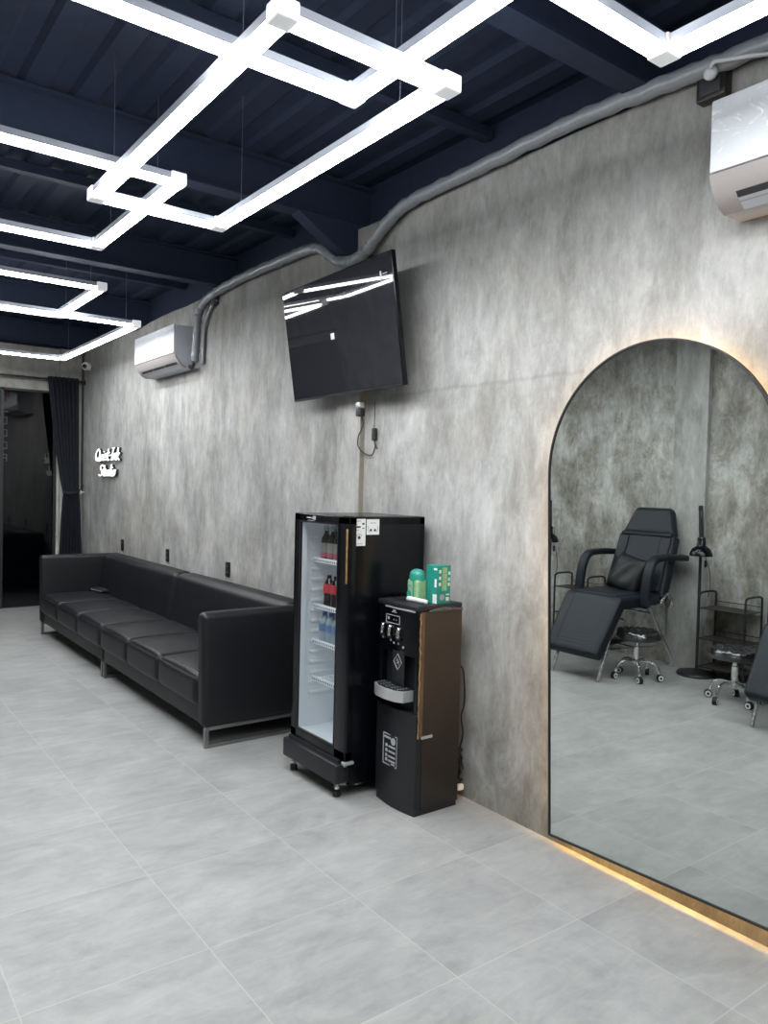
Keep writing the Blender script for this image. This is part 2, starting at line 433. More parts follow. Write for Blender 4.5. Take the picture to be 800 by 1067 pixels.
# ------------------------------------------------------------------ numbers of the room
WX, LX, YE, YB, HW = 2.715, -1.17, 10.0, -3.3, 3.184
H = 1.5941

# ------------------------------------------------------------------ setting
MB().box(LX-.1, WX+.1, YB-.1, YE+.04, -.08, 0).build('floor', M['floor'], kind='structure')
b = MB()                                      # plaster wall with an uneven top edge
ys = [YB, 1.0, 1.6]
y = 1.6
top = [(YB, HW), (1.9, HW)]
rr = random.Random(3)
while y < 9.9:
    top.append((y+.3, HW+rr.uniform(-.006, .006)-(.03 if 6.2 < y < 8.6 and rr.random() < .5 else 0))); y += .32
top.append((YE, HW))
poly = [(YB, 0), (YE, 0)]+[(a, c) for a, c in reversed(top)]
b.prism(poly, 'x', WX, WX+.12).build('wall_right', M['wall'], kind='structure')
MB().box(LX-.12, LX, YB, YE, 0, HW).build('wall_left', M['wall_l'], kind='structure')
MB().box(LX-.12, WX+.12, YB-.12, YB, 0, 3.5).build('wall_back', M['wall_l'], kind='structure')
b = MB()
b.box(LX, 2.42, YE, YE+.12, 2.665, HW).box(2.42, WX, YE, YE+.12, 0, HW)
b.build('wall_end', M['wall_far'], kind='structure')
MB().box(2.445, WX, YE-.05, YE, 0, HW).build('trim_1', M['wall_far'], kind='structure')
# pilasters of the portal frame
MB().use(M['pilaster']).box(WX-.03, WX+.02, 3.87, 4.12, 0, 2.98).use(M['pil_side']).box(WX-.0302, WX+.02, 3.862, 3.87, 0, 2.98).build('trim_2', None, kind='structure')
MB().box(LX-.02, LX+.05, 3.83, 4.16, 0, HW).build('trim_3', M['pilaster'], kind='structure')
# threshold
MB().box(LX, 2.42, YE-.03, YE+.08, 0, .035).build('trim_4', M['concfloor'], kind='structure')

# ceiling: ribbed deck
b = MB(); z0 = 3.46; yy0, yy1 = YB-.1, YE+.1
prof = []; x = LX-.1
while x < WX+.2:
    prof += [(x, z0), (x+.10, z0), (x+.125, z0+.022), (x+.205, z0+.022), (x+.23, z0)]; x += .23
b.grid(lambda u, v: (prof[int(round(u*(len(prof)-1)))][0], yy0+(yy1-yy0)*v, prof[int(round(u*(len(prof)-1)))][1]), len(prof)-1, 1)
b.box(LX-.2, WX+.35, yy0, yy1, z0+.07, z0+.12)
b.build('ceiling', M['navy'], kind='structure', sharp=15)
for k, (xx0, xx1) in enumerate(((WX+.12, WX+.32), (LX-.3, LX-.12))):      # dark closure above the wall tops
    MB().box(xx0, xx1, YB, YE, HW-.3, 3.6).build('trim_%d' % (5+k), M['navy'], kind='structure')
MB().box(LX-.2, WX+.3, YE+.12, YE+.3, HW-.3, 3.6).build('trim_7', M['navy'], kind='structure')
# steel beams across
for k, yb in enumerate((-2.1, -.1, 1.93, 4.03, 5.95, 8.0, 9.85)):
    b = MB(); zb = 3.205
    b.box(LX-.05, WX+.12, yb-.055, yb+.055, zb, zb+.012).box(LX-.05, WX+.12, yb-.006, yb+.006, zb+.012, 3.44).box(LX-.05, WX+.12, yb-.055, yb+.055, 3.44, 3.455)
    if k == 3:     # haunch dropping to the column
        b.prism([(WX+.02, 3.205), (WX+.02, 2.99), (WX-.03, 2.99), (WX-.16, 3.05), (WX-.42, 3.205)], 'y', yb-.05, yb+.05)
    o = b.build('ceiling_beam', M['navy_beam'], kind='structure')
# light steel purlins under the deck
for k, yb in enumerate((-1.1, .9, 2.95, 5.0, 7.0, 9.0)):
    b = MB(); b.box(LX-.05, WX+.1, yb-.03, yb+.03, 3.40, 3.455)
    b.build('ceiling_purlin', M['navy_beam'], kind='structure')

# window / glass front at the far end
w = MB().grid(lambda u, v: (LX+(2.40-LX)*u, YE+.05, .035+2.63*v), 1, 1).build('window_1', M['winglass'], kind='structure')
b = MB()
for xm in (-.02, 1.81, 2.405):
    b.box(xm-.018, xm+.018, YE+.02, YE+.08, .035, 2.665)
b.box(LX, 2.42, YE+.02, YE+.08, 2.64, 2.675)
b.build('window_frame', M['blkmatte'], parent=w)
# night street beyond the glass
MB().box(LX-2, 4.5, 13.2, 13.3, -.1, 4).box(LX-2, 4.5, YE+.1, 13.3, -.12, -.06).build('wall_outside', M['night'], kind='structure')
sg = thing('street_sign', (2.08, 11.3, 2.0), 'dim vertical lit shop sign seen outside through the dark glass', 'sign')
b = MB().box(2.00, 2.15, 11.32, 11.36, 1.55, 3.0); b.build('backing_board', M['night'], sg)
zz = 2.80
for k, gl in enumerate(('R', 'L', 'o', 'o', 'o', 'R')):
    z1 = zz-.16; b = MB()
    if gl == 'R': b.use(M['signred'] if k == 0 else M['signlit']); b.box(2.045, 2.105, 11.30, 11.31, z1+.088, z1+.10).box(2.045, 2.105, 11.30, 11.31, z1+.042, z1+.054).box(2.045, 2.057, 11.30, 11.31, z1, z1+.10).box(2.093, 2.105, 11.30, 11.31, z1, z1+.10)
    elif gl == 'L': b.use(M['signlit']); b.box(2.045, 2.057, 11.30, 11.31, z1, z1+.10).box(2.045, 2.105, 11.30, 11.31, z1, z1+.014)
    else: b.use(M['signlit']); b.box(2.045, 2.105, 11.30, 11.31, z1+.088, z1+.10).box(2.045, 2.105, 11.30, 11.31, z1, z1+.014).box(2.045, 2.057, 11.30, 11.31, z1, z1+.10).box(2.093, 2.105, 11.30, 11.31, z1, z1+.10)
    zz -= .165
    b.build('lit_glyph', None, sg)

# ------------------------------------------------------------------ lights
def light_rect(x0, x1, y0, y1, z, label, tag_extra=''):
    t = thing('pendant_light', ((x0+x1)/2, (y0+y1)/2, z), label, 'pendant light', 'rectangular tube pendant lights')
    wv, c = .029, .037
    def run(ax0, ax1, ay0, ay1):
        lx = abs(ax1-ax0) > abs(ay1-ay0)
        if lx:
            p = ((ax0+c, ax1-c), (ay0-wv, ay0+wv))
        else:
            p = ((ax0-wv, ax0+wv), (ay0+c, ay1-c))
        ch = MB().box(p[0][0], p[0][1], p[1][0], p[1][1], z+.006, z+.036).build('light_channel', M['alu'], t)
        d = .001
        MB().box(p[0][0]+d, p[0][1]-d, p[1][0]+d, p[1][1]-d, z-.010, z+.0055).build('diffuser', M['led'], ch)
    run(x0, x1, y0, y0); run(x0, x1, y1, y1); run(x0, x0, y0, y1); run(x1, x1, y0, y1)
    for cx in (x0, x1):
        for cy in (y0, y1):
            MB().rbox(cx-.036, cx+.036, cy-.036, cy+.036, z-.014, z+.042, .006, 2).build('corner_connector', M['cap'], t)
    for cx, cy in ((x0, y0+.25), (x1, y0+.25), (x0, y1-.25), (x1, y1-.25)):
        bb = MB().tube([(cx, cy, z+.03), (cx, cy, 3.46)], .0016, 5); bb.lathe([(.008, z+.036), (.008, z+.052), (.003, z+.06)], (cx, cy, 0), 8)
        bb.build('hanging_wire', M['wire'], t)
    return t
light_rect(1.06, 1.668, 1.953, 3.705, 2.90, 'narrow long glowing rectangle crossing two other ceiling lights, nearest whole one')
light_rect(.341, 1.541, 1.10, 2.317, 2.97, 'square glowing light tucked above the near end of the narrow rectangle')
light_rect(.15, 1.351, 3.473, 4.70, 2.97, 'square glowing light partly above the far end of the narrow rectangle')
light_rect(.83, 2.035, -1.01, 1.392, 2.90, 'glowing light whose corner hangs closest to the near air conditioner')
light_rect(.472, 1.671, 5.715, 6.91, 2.97, 'square glowing light beyond the dark beam, overlapping the farthest long one')
light_rect(1.00, 2.19, 6.50, 8.86, 2.90, 'farthest long glowing light, ending in front of the curtained window')

# ------------------------------------------------------------------ air conditioners
def ac(y0, y1, label, film_bottom=2.70):
    xf = 2.505; t = thing('air_conditioner', (WX, (y0+y1)/2, 2.52), label, 'air conditioner', 'wall air conditioners')
    prof = [(WX-.001, 2.945), (xf+.02, 2.945), (xf+.008, 2.93), (xf+.005, 2.70), (xf+.015, 2.675), (xf+.035, 2.640), (xf+.065, 2.610), (xf+.11, 2.590), (WX-.001, 2.590)]
    MB().use(M['acside']).prism(prof, 'y', y0, y1).build('body', None, t, sharp=30)
    # front panel in crinkled protective film
    b = MB(); b.rbox(xf-.012, xf+.006, y0+.004, y1-.004, 2.705, 2.952, .006, 2); b.build('front_panel', M['film'], t, label='white front still under crinkled clear film')
    # lower curved lip with seam
    lip = [(xf-.004, 2.703), (xf+.008, 2.672), (xf+.030, 2.636), (xf+.06, 2.607), (xf+.10, 2.588), (xf+.11, 2.594), (xf+.07, 2.613), (xf+.04, 2.642), (xf+.016, 2.678), (xf+.008, 2.703)]
    MB().prism(lip, 'y', y0+.0, y1-.0).build('lower_cover', M['acbody'], t, sharp=40)
    # air outlet: dark slot + louver
    b = MB(); n0, n1 = y0+.05, y1-.08
    b.prism([(xf+.030, 2.634), (xf+.046, 2.617), (xf+.060, 2.62), (xf+.040, 2.645)], 'y', n0, n1); b.build('outlet_slot', M['slot'], t)
    lv = Matrix.Identity(4)
    b = MB(); b.prism([(xf+.047, 2.616), (xf+.092, 2.587), (xf+.098, 2.592), (xf+.053, 2.622)], 'y', n0, n1); b.build('louver', M['acside'], t)
    for yy in (n0+(n1-n0)*.33, n0+(n1-n0)*.66):
        MB().prism([(xf+.023, 2.641), (xf+.047, 2.615), (xf+.050, 2.62), (xf+.026, 2.645)], 'y', yy-.004, yy+.004).build('fin', M['acbody'], t)
    return t
a1 = ac(.45, 1.515, 'white air conditioner above the arched mirror, beside the black socket box')
a2 = ac(6.42, 7.42, 'white air conditioner far along the wall, above the couch')
b = MB()   # printed vent marks on the exposed end of the far unit
for k in range(5):
    b.box(2.60, 2.645, 6.4175, 6.4195, 2.86-.02*k, 2.868-.02*k)
b.build('printed_mark', M['lgrey'], a2)
MB().lathe([(.014, 6.4175), (.014, 6.4195)], (2.625, 0, 2.725), 12, 'y').build('round_mark', M['lgrey'], a2)
b = MB().tube(smooth_path([(2.64, 6.417, 2.60), (2.635, 6.36, 2.585), (2.64, 6.33, 2.62)]), .016, 8); b.build('pipe_outlet', M['blkmatte'], a2)

# insulated duct along the wall top
pth = [(2.64, 6.315, 2.63), (2.645, 6.30, 2.80), (2.645, 6.28, 2.98), (2.65, 6.20, 3.09), (2.66, 6.0, 3.15), (2.66, 5.5, 3.178), (2.66, 4.76, 3.172), (2.66, 4.48, 3.165), (2.655, 4.32, 3.13),
       (2.65, 4.18, 3.05), (2.64, 4.05, 2.985), (2.64, 3.92, 2.965), (2.64, 3.80, 2.985), (2.65, 3.70, 3.05), (2.655, 3.56, 3.13), (2.66, 3.37, 3.178), (2.66, 2.84, 3.19), (2.66, 2.25, 3.203), (2.66, 1.78, 3.183), (2.66, 1.41, 3.165), (2.66, .6, 3.17), (2.66, -3.2, 3.18)]
sp = smooth_path(pth, 8)
sp = [Vector((p.x+.003*math.sin(i*1.7), p.y, p.z+.003*math.sin(i*2.3))) for i, p in enumerate(sp)]
dt = thing('insulated_pipe', (2.66, 3, 3.1), 'grey wrapped air conditioner pipe running along the top of the wall', 'pipe')
MB().tube(sp, .034, 12, rr=[.034+.0022*math.sin(i*2.9) for i in range(len(sp))]).build('pipe', M['duct'], dt)
b = MB().tube(smooth_path([(2.69, 6.26, 2.62), (2.692, 6.24, 2.9), (2.69, 6.12, 3.05), (2.69, 6.0, 3.11)], 6), .014, 8)
b.build('drain_hose', M['duct'], dt)
jb = thing('junction_box', (WX, 6.08, 3.07), 'small black box tucked under the grey pipe by the far air conditioner', 'electrical box')
MB().rbox(WX-.045, WX, 6.0, 6.13, 3.075, 3.165, .008, 2).build('housing', M['blkgrey'], jb)
MB().rbox(WX-.052, WX-.045, 6.06, 6.10, 3.12, 3.15, .003, 2).build('plug', M['white'], jb)

# socket box by the near AC with grey plug and white cable
sb = thing('socket_box', (WX, 1.62, 3.07), 'black surface socket box beside the near air conditioner', 'socket')
MB().rbox(WX-.05, WX, 1.565, 1.680, 3.060, 3.175, .006, 2).build('housing', M['outlet'], sb)
MB().rbox(WX-.056, WX-.05, 1.58, 1.665, 3.075, 3.16, .003, 2).build('socket_face', M['blkmatte'], sb)
pc = thing('power_cord', (2.63, 1.62, 3.1), 'pale cord plugged into the black socket box near the pipe', 'cable')
MB().lathe([(.006, 2.648), (.024, 2.644), (.026, 2.63), (.018, 2.618), (.003, 2.612)], (0, 1.605, 3.135), 14, 'x').build('plug', M['lgrey'], pc)
MB().tube(smooth_path([(2.625, 1.60, 3.14), (2.61, 1.58, 3.155), (2.61, 1.54, 3.145), (2.615, 1.44, 3.12), (2.65, 1.3, 3.09), (2.69, 1.0, 3.05), (2.69, .9, 2.95)], 6), .007, 8).build('cable', M['lgrey'], pc)

# ------------------------------------------------------------------ television
cx, cy, cz = 2.517, 3.891, 2.496; ya, ti = -.028, .151
n = Vector((-math.cos(ya)*math.cos(ti), -math.sin(ya)*math.cos(ti), -math.sin(ti)))
r_ = Vector((-n.y, n.x, 0)).normalized()
if r_.y > 0: r_ = -r_
u_ = n.cross(r_)
if u_.z < 0: u_ = -u_
T = frame((cx, cy, cz), r_, n, u_)     # local x right, y towards the room, z up
tv = thing('television', (2.62, 3.89, 2.3), 'large black television tilted down from the concrete wall', 'television')
W2, H2 = .615, .355
MB().rbox(-W2, W2, -.030, -.001, -H2, H2, .004, 2, T=T).build('casing', M['blk'], tv)
b = MB(); b.rbox(-W2+.10, W2-.10, -.065, -.028, -H2+.03, H2-.18, .012, 2, T=T); b.build('rear_housing', M['blkmatte'], tv)
MB().box(-W2+.007, W2-.007, -.001, .0012, -H2+.016, H2-.007, T=T).build('screen', M['screen'], tv, label='glossy black screen mirroring the ceiling lights')
MB().box(-W2+.007, W2-.007, -.0005, .0022, -H2+.002, -H2+.014, T=T).build('lower_bezel', M['blkgrey'], tv)
b = MB(); b.box(-.068, -.028, .0012, .002, -.020, .016, T=T); b.build('sticker', M['whitep'], tv)
b = MB()
b.box(W2-.12, W2-.105, .0012, .0018, H2-.14, H2-.09, T=T).box(W2-.095, W2-.05, .0012, .0018, H2-.13, H2-.12, T=T).box(W2-.095, W2-.055, .0012, .0018, H2-.11, H2-.105, T=T)
b.build('corner_print', M['lgrey'], tv)
b = MB(); b.rbox(WX-.055, WX-.03, 3.80, 3.98, 2.30, 2.68, .004, 2); b.box(2.56, WX-.05, 3.86, 3.92, 2.55, 2.60); b.box(2.60, WX-.05, 3.86, 3.92, 2.36, 2.40); b.build('wall_bracket', M['blkmatte'], tv)

b = thing('tv_cord', (2.68, 3.83, 2.1), 'thin black cord looping down below the television with an inline plug', 'cable')
tc_ = b
MB().rbox(2.625, 2.665, 3.795, 3.835, 2.065, 2.10, .006, 2).build('adapter', M['silver'], tc_)
MB().rbox(2.628, 2.668, 3.79, 3.84, 2.015, 2.062, .008, 2).build('plug', M['blkmatte'], tc_)
MB().tube(smooth_path([(2.655, 3.81, 2.02), (2.66, 3.80, 1.97), (2.668, 3.835, 1.93), (2.672, 3.865, 1.90), (2.674, 3.868, 1.84), (2.69, 3.82, 1.795), (2.70, 3.76, 1.785), (2.70, 3.73, 1.83), (2.70, 3.735, 1.87)], 6), .0035, 6).build('cable', M['rubber'], tc_)
MB().tube([(2.70, 3.738, 2.10), (2.70, 3.742, 1.94)], .0022, 6).build('upper_cable', M['rubber'], tc_)
MB().rbox(2.685, 2.712, 3.722, 3.75, 1.87, 1.945, .007, 3).build('inline_connector', M['blkmatte'], tc_)
MB().tube([(2.70, 3.738, 1.87), (2.70, 3.71, 1.82)], .004, 6).build('plug_tail', M['rubber'], tc_)

# ------------------------------------------------------------------ arched mirror
mc = Vector((2.665, 1.8196, 1.6799)); R0, th = .5218, .0405
ex = Vector((0, -math.cos(th), math.sin(th))); ez = Vector((0, math.sin(th), math.cos(th)))   # right (towards -y) and up in the plane
Tm = frame(mc, ex, Vector((1, 0, 0)), ez)      # local x right, y into the wall, z up
low = -1.612
def arch(rad, zb, n=48):
    return [(-rad, zb)]+[(-rad*math.cos(PI*i/n), rad*math.sin(PI*i/n)) for i in range(n+1)]+[(rad, zb)]
mr = thing('arched_mirror', (2.68, 1.82, .05), 'tall arched wall mirror with thin black frame and warm backlight', 'mirror')
MB().prism(arch(R0-.006, low+.006), 'y', .0, .004, T=Tm).build('mirror_glass', M['mirror'], mr, sharp=20)
b = MB(); oo = arch(R0, low); ii = arch(R0-.0065, low+.0065); N = len(oo)
vs = [(p[0], -.006, p[1]) for p in oo]+[(p[0], -.006, p[1]) for p in ii]+[(p[0], .024, p[1]) for p in oo]+[(p[0], .024, p[1]) for p in ii]
fs = []
for i in range(N):
    j = (i+1) % N
    fs += [(i, j, N+j, N+i), (2*N+i, 3*N+i, 3*N+j, 2*N+j), (i, 2*N+i, 2*N+j, j), (N+i, N+j, 3*N+j, 3*N+i)]
b._add(vs, fs, Tm); b.build('mirror_frame', M['blkmatte'], mr, sharp=40)
b = MB(); b.prism(arch(R0-.03, low+.03), 'y', .006, .02, T=Tm); b.build('backing_board', M['blkmatte'], mr, sharp=20)
ledp = arch(R0-.045, low+.035, 32); loop = [Tm @ Vector((p[0], .030, p[1])) for p in ledp]
b = MB(); b.tube(loop, .005, 6, closed=True); b.build('backlight_strip', M['warmled'], mr)

# ------------------------------------------------------------------ sofa sections
def sofa(y0, y1, arm_at, label):
    xf, xb = 1.885, 2.655
    t = thing('sofa_section', ((xf+xb)/2, (y0+y1)/2, 0), label, 'sofa', 'black sofa sections in a row')
    ay0, ay1 = (y0, y0+.10) if arm_at == 'near' else (y1-.10, y1)
    sy0, sy1 = (y0+.10, y1) if arm_at == 'near' else (y0, y1-.10)
    MB().rbox(xf+.01, xb, y0+.006, y1-.006, .128, .245, .014, 2, div=4).build('base_rail', M['leather'], t)
    L = (sy1-sy0)/3
    for k in range(3):
        a, c = sy0+k*L, sy0+(k+1)*L
        MB().rbox(xf-.022, xb-.16, a+.0015, c-.0015, .235, .424, .045, 5, puff=(.008, .002, .026), div=8,
                  fn=lambda p: (p.x, p.y, p.z-.012*max(0, (p.x-2.2)))).build('seat_cushion', M['leather'], t)
        # stitched cross line on the cushion near its back
    # back in two upholstered halves of one continuous panel
    yc = sy0 if arm_at == 'near' else sy1
    b = MB()
    def lean(p): 
        k = max(0, (p.z-.40))/.42
        return (p.x+.05*k, p.y, p.z)
    b.rbox(xb-.215, xb-.035, sy0+.002, sy1-.002, .245, .822, .055, 5, puff=(.015, 0, .004), div=8, fn=lean)
    b.build('backrest', M['leather'], t)
    # arm: padded slab that fans out a little towards its top, gathered at the inner corner
    b = MB()
    def armf(p):
        k = max(0, (p.z-.2))/.6
        s = 1 if arm_at == 'near' else -1
        fr = max(0., 1-(p.x-xf)/.12)
        return (p.x-.012*k+.01*(1-k)*0, p.y, p.z+(.0)*fr)
    b.rbox(xf-.012, xb+.04, ay0, ay1, .128, .815, .034, 5, puff=(.0, .012, .006), div=8, fn=armf)
    b.build('armrest', M['leather'], t)
        # chrome skid frames at both ends
    for yy in (y0+.012, y1-.032):
        b = MB(); s_ = .026
        x0, x1 = xf+.005, xb-.03
        b.box(x0, x0+s_, yy, yy+s_, .0, .128, .002).box(x1-s_, x1, yy, yy+s_, .0, .128, .002)
        b.box(x0+s_, x1-s_, yy, yy+s_, .0, .022, .002).box(x0+s_, x1-s_, yy, yy+s_, .106, .128, .002)
        b.build('leg', M['brushed'], t, label='brushed steel rectangular leg frame')
    return t
sofa(4.262, 6.285, 'near', 'black leatherette sofa section with its armrest beside the glass door fridge')
sofa(6.303, 8.385, 'far', 'black leatherette sofa section nearest the window curtain')
ph = thing('phone_pouch', (2.43, 8.08, .45), 'small black pouch lying on the far end of the sofa seat', 'pouch')
b = MB(); Tr = Matrix.Translation((2.40, 8.08, .450)) @ Matrix.Rotation(.15, 4, 'Z')
b.rbox(-.05, .05, -.13, .13, -.002, .030, .012, 3, T=Tr); b.build('pouch_body', M['blkmatte'], ph)
b = MB(); b.rbox(-.052, -.046, -.12, .12, .010, .016, .002, 2, T=Tr); b.build('zip_edge', M['lgrey'], ph)

# ------------------------------------------------------------------ glass-door fridge
fx0, fx1, fy0, fy1, fz0, fz1 = 2.20, 2.66, 3.195, 3.722, .062, 1.44
fr = thing('beverage_fridge', ((fx0+fx1)/2, (fy0+fy1)/2, 0), 'tall black glass-door drinks fridge holding bottles', 'fridge')
b = MB().use(M['blk'])
tk = .035
b.rbox(fx0, fx1, fy0, fy0+tk, fz0, fz1, .006, 2).rbox(fx0, fx1, fy1-tk, fy1, fz0, fz1, .006, 2)
b.rbox(fx0, fx1, fy0, fy1, fz1-.045, fz1, .006, 2).rbox(fx0, fx1, fy0, fy1, fz0, .235, .006, 2).rbox(fx1-.04, fx1, fy0, fy1, fz0, fz1, .006, 2)
b.build('cabinet', None, fr)
b = MB(); i0, i1, j0, j1, k0, k1 = fx0+.002, fx1-.05, fy0+tk, fy1-tk, .235, fz1-.045
t_ = .004
b.box(i0, i1, j0, j0+t_, k0, k1).box(i0, i1, j1-t_, j1, k0, k1).box(i1-t_, i1, j0, j1, k0, k1).box(i0, i1, j0, j1, k0, k0+t_).box(i0, i1, j0, j1, k1-t_, k1)
b.build('liner', M['liner'], fr, label='pale grey lit interior lining')
for k in range(16):     # moulded rail notches on the side wall
    zz = .42+k*.058
    MB().rbox(2.245, 2.43, j1-t_-.010, j1-t_, zz, zz+.018, .004, 2).build('shelf_rail', M['liner'], fr)
for zs in (.512, .720, .920, 1.178):
    b = MB(); xs0, xs1 = 2.262, i1-.01; ya_, yb_ = j0+.006, j1-.006
    b.box(xs0, xs0+.006, ya_, yb_, zs-.010, zs+.012)
    b.tube([(xs0, ya_, zs+.014), (xs0, yb_, zs+.014)], .003, 6)
    for k in range(13):
        xk = xs0+.012+k*(xs1-xs0-.02)/12
        b.box(xk-.0018, xk+.0018, ya_, yb_, zs-.003, zs)
    for k in range(4):
        yk = ya_+k*(yb_-ya_)/3; b.box(xs0, xs1, yk-.003, yk+.003, zs-.008, zs-.003)
    sh = b.build('shelf', M['shelfw'], fr)
    b = MB()
    for k in range(22):
        yk = ya_+.012+k*(yb_-ya_-.024)/21
        b.box(xs0-.0012, xs0, yk-.004, yk+.004, zs-.005, zs+.005)
    b.build('front_slots', M['ink'], sh)
# door
dx0, dx1, dy0, dy1, dz0, dz1 = 2.150, 2.196, 3.168, 3.712, .205, 1.442
d = MB(); wl, wr, wt, wb = .078, .082, .045, .055
gy0, gy1, gz0, gz1 = 3.272, 3.648, .258, 1.398
d.rbox(dx0, dx1, dy0, gy0, dz0, dz1, .007, 2).rbox(dx0, dx1, gy1, dy1, dz0, dz1, .007, 2)
d.rbox(dx0, dx1, dy0, dy1, gz1, dz1, .007, 2).rbox(dx0, dx1, dy0, dy1, dz0, gz0, .007, 2)
door = d.build('door', M['blk'], fr)
b = MB(); b.box(dx0+.008, dx1-.001, gy1-.002, gy1-.0002, gz0, gz1).box(dx0+.008, dx1-.001, gy0, gy1, gz0+.0002, gz0+.002).box(dx0+.008, dx1-.001, gy0, gy1, gz1-.002, gz1-.0002).build('inner_jamb', M['liner'], door)
MB().grid(lambda u, v: (dx0+.006, gy0-.004+(gy1-gy0+.008)*u, gz0-.004+(gz1-gz0+.008)*v), 1, 1).build('door_glass', M['glass'], door)
b = MB(); g = .006
b.box(dx0-.001, dx0+.012, gy0-g+.004, gy0+.004, gz0, gz1).box(dx0-.001, dx0+.012, gy1-.004, gy1+g-.004, gz0, gz1)
b.box(dx0-.001, dx0+.012, gy0, gy1, gz1-.004, gz1+.002).box(dx0-.001, dx0+.012, gy0, gy1, gz0-.002, gz0+.004); b.build('glass_trim', M['blkgrey'], door)
b = MB(); b.rbox(dx0-.010, dx0-.001, dy0+.006, dy0+.016, 1.105, 1.38, .004, 2); b.build('handle', M['copper'], door, label='slim bronze toned handle strip')
b = MB(); b.rbox(dx0-.004, dx1+.01, dy0-.006, dy0+.025, dz0-.018, dz0-.002, .004, 2).tube([(dx0+.01, dy0+.01, dz0-.026), (dx0+.01, dy0+.01, dz0)], .008, 8); b.build('hinge', M['silver'], door)
b = MB(); b.box(dx0-.001, dx0+.0004, 3.53, 3.58, 1.418, 1.424).box(dx0-.001, dx0+.0004, 3.49, 3.515, 1.412, 1.432).box(dx0-.001, dx0+.0004, 3.52, 3.525, 1.414, 1.428).box(dx0-.001, dx0+.0004, 3.50, 3.57, 1.405, 1.407); b.build('badge', M['lgrey'], door)
b = MB(); b.rbox(2.115, 2.20, 3.190, 3.735, .085, .188, .012, 2); b.build('base_plinth', M['blkgrey'], fr)
b = MB(); b.box(2.14, 2.198, 3.21, 3.71, .1885, .2045); b.build('plinth_top', M['blkmatte'], fr)
for (xx, yy) in ((2.17, 3.26), (2.17, 3.70), (2.58, 3.26), (2.58, 3.70)):
    f = MB(); f.lathe([(.019, 0), (.020, .006), (.019, .030), (.010, .034)], (xx, yy, 0), 14); foot = f.build('foot', M['rubber'], fr)
    MB().lathe([(.007, .03), (.007, .10)], (xx, yy, 0), 8).lathe([(.014, .040), (.014, .052)], (xx, yy, 0), 6).build('levelling_bolt', M['chrome'], foot)
b = MB(); b.prism([(2.15, 3.255), (2.25, 3.19), (2.30, 3.20), (2.24, 3.27)], 'z', .062, .070); b.build('bracket_plate', M['brushed'], fr)
# stickers on the fridge side
ym = fy0-.0012
b = MB().use(M['whitep']).box(2.180, 2.266, ym, fy0+.001, 1.293, 1.430)
b.use(M['ink'])
for (x0, x1, z0_, z1_) in ((2.195, 2.235, 1.418, 1.421), (2.195, 2.215, 1.402, 1.405), (2.245, 2.258, 1.400, 1.410), (2.20, 2.235, 1.385, 1.394), (2.20, 2.225, 1.372, 1.374), (2.247, 2.257, 1.380, 1.386), (2.20, 2.25, 1.302, 1.304)):
    b.box(x0, x1, ym-.0005, ym, z0_, z1_)
b.lathe([(.009, ym-.0005), (.009, ym)], (2.227, 0, 1.335), 14, 'y')
b.tube([(2.227+.018*math.cos(a), ym-.0003, 1.335+.018*math.sin(a)) for a in [PI*.15+PI*.7*i/8 for i in range(9)]], .0012, 4)
b.build('sticker', None, fr, label='tall white instruction sticker')
b = MB().use(M['whitep']).box(2.272, 2.352, ym, fy0+.001, 1.349, 1.428)
b.use(M['ink'])
for s_ in (-1, 1):
    b.lathe([(.007, ym-.0005), (.007, ym)], (2.312+s_*.013, 0, 1.372), 10, 'y')
    b.tube([(2.312+s_*.03, ym-.0003, 1.395), (2.312+s_*.028, ym-.0003, 1.372), (2.312+s_*.02, ym-.0003, 1.36)], .001, 4)
b.box(2.295, 2.33, ym-.0005, ym, 1.408, 1.410); b.build('sticker', None, fr, label='square white warning sticker')

# bottles in the fridge
def bottle(kind, x, y, z, label, group):
    t = thing({'a': 'glass_bottle', 'b': 'cola_bottle', 'c': 'water_bottle'}[kind], (x, y, z), label, 'bottle', group)
    c = (x, y, z)
    if kind == 'a':
        MB().lathe([(.026, 0), (.031, .005), (.031, .105), (.027, .125), (.014, .150), (.011, .165), (.011, .186)], c, 18).build('bottle_body', M['cola'], t)
        MB().lathe([(.0315, .020), (.0315, .046)], c, 18).build('lower_label', M['pinklab'], t)
        MB().lathe([(.0315, .0465), (.0315, .100)], c, 18).build('label_band', M['greylab'], t)
        MB().lathe([(.0135, .165), (.016, .172), (.016, .192), (.012, .197)], c, 14).build('cap', M['greyc'], t)
    elif kind == 'b':
        MB().lathe([(.026, 0), (.032, .006), (.030, .035), (.028, .06), (.032, .09), (.033, .112), (.026, .138), (.013, .160), (.012, .168)], c, 18).build('bottle_body', M['cola'], t)
        MB().lathe([(.0322, .082), (.0338, .10), (.0334, .118), (.0305, .132)], c, 18).build('label_band', M['redlab'], t)
        MB().lathe([(.014, .164), (.014, .178), (.012, .180)], c, 14).build('cap', M['cola'], t)
    else:
        MB().lathe([(.026, 0), (.031, .005), (.030, .04), (.031, .08), (.031, .112), (.024, .136), (.013, .150), (.012, .156)], c, 18).build('bottle_body', M['water'], t)
        MB().lathe([(.0318, .066), (.0318, .108)], c, 18).build('label_band', M['bluelab'], t)
        MB().lathe([(.014, .154), (.014, .170), (.012, .172)], c, 14).build('cap', M['bluecap'], t)
    return t
gr = {'a': 'labelled glass bottles on the top fridge shelf', 'b': 'cola bottles on the second fridge shelf', 'c': 'water bottles on the third fridge shelf'}
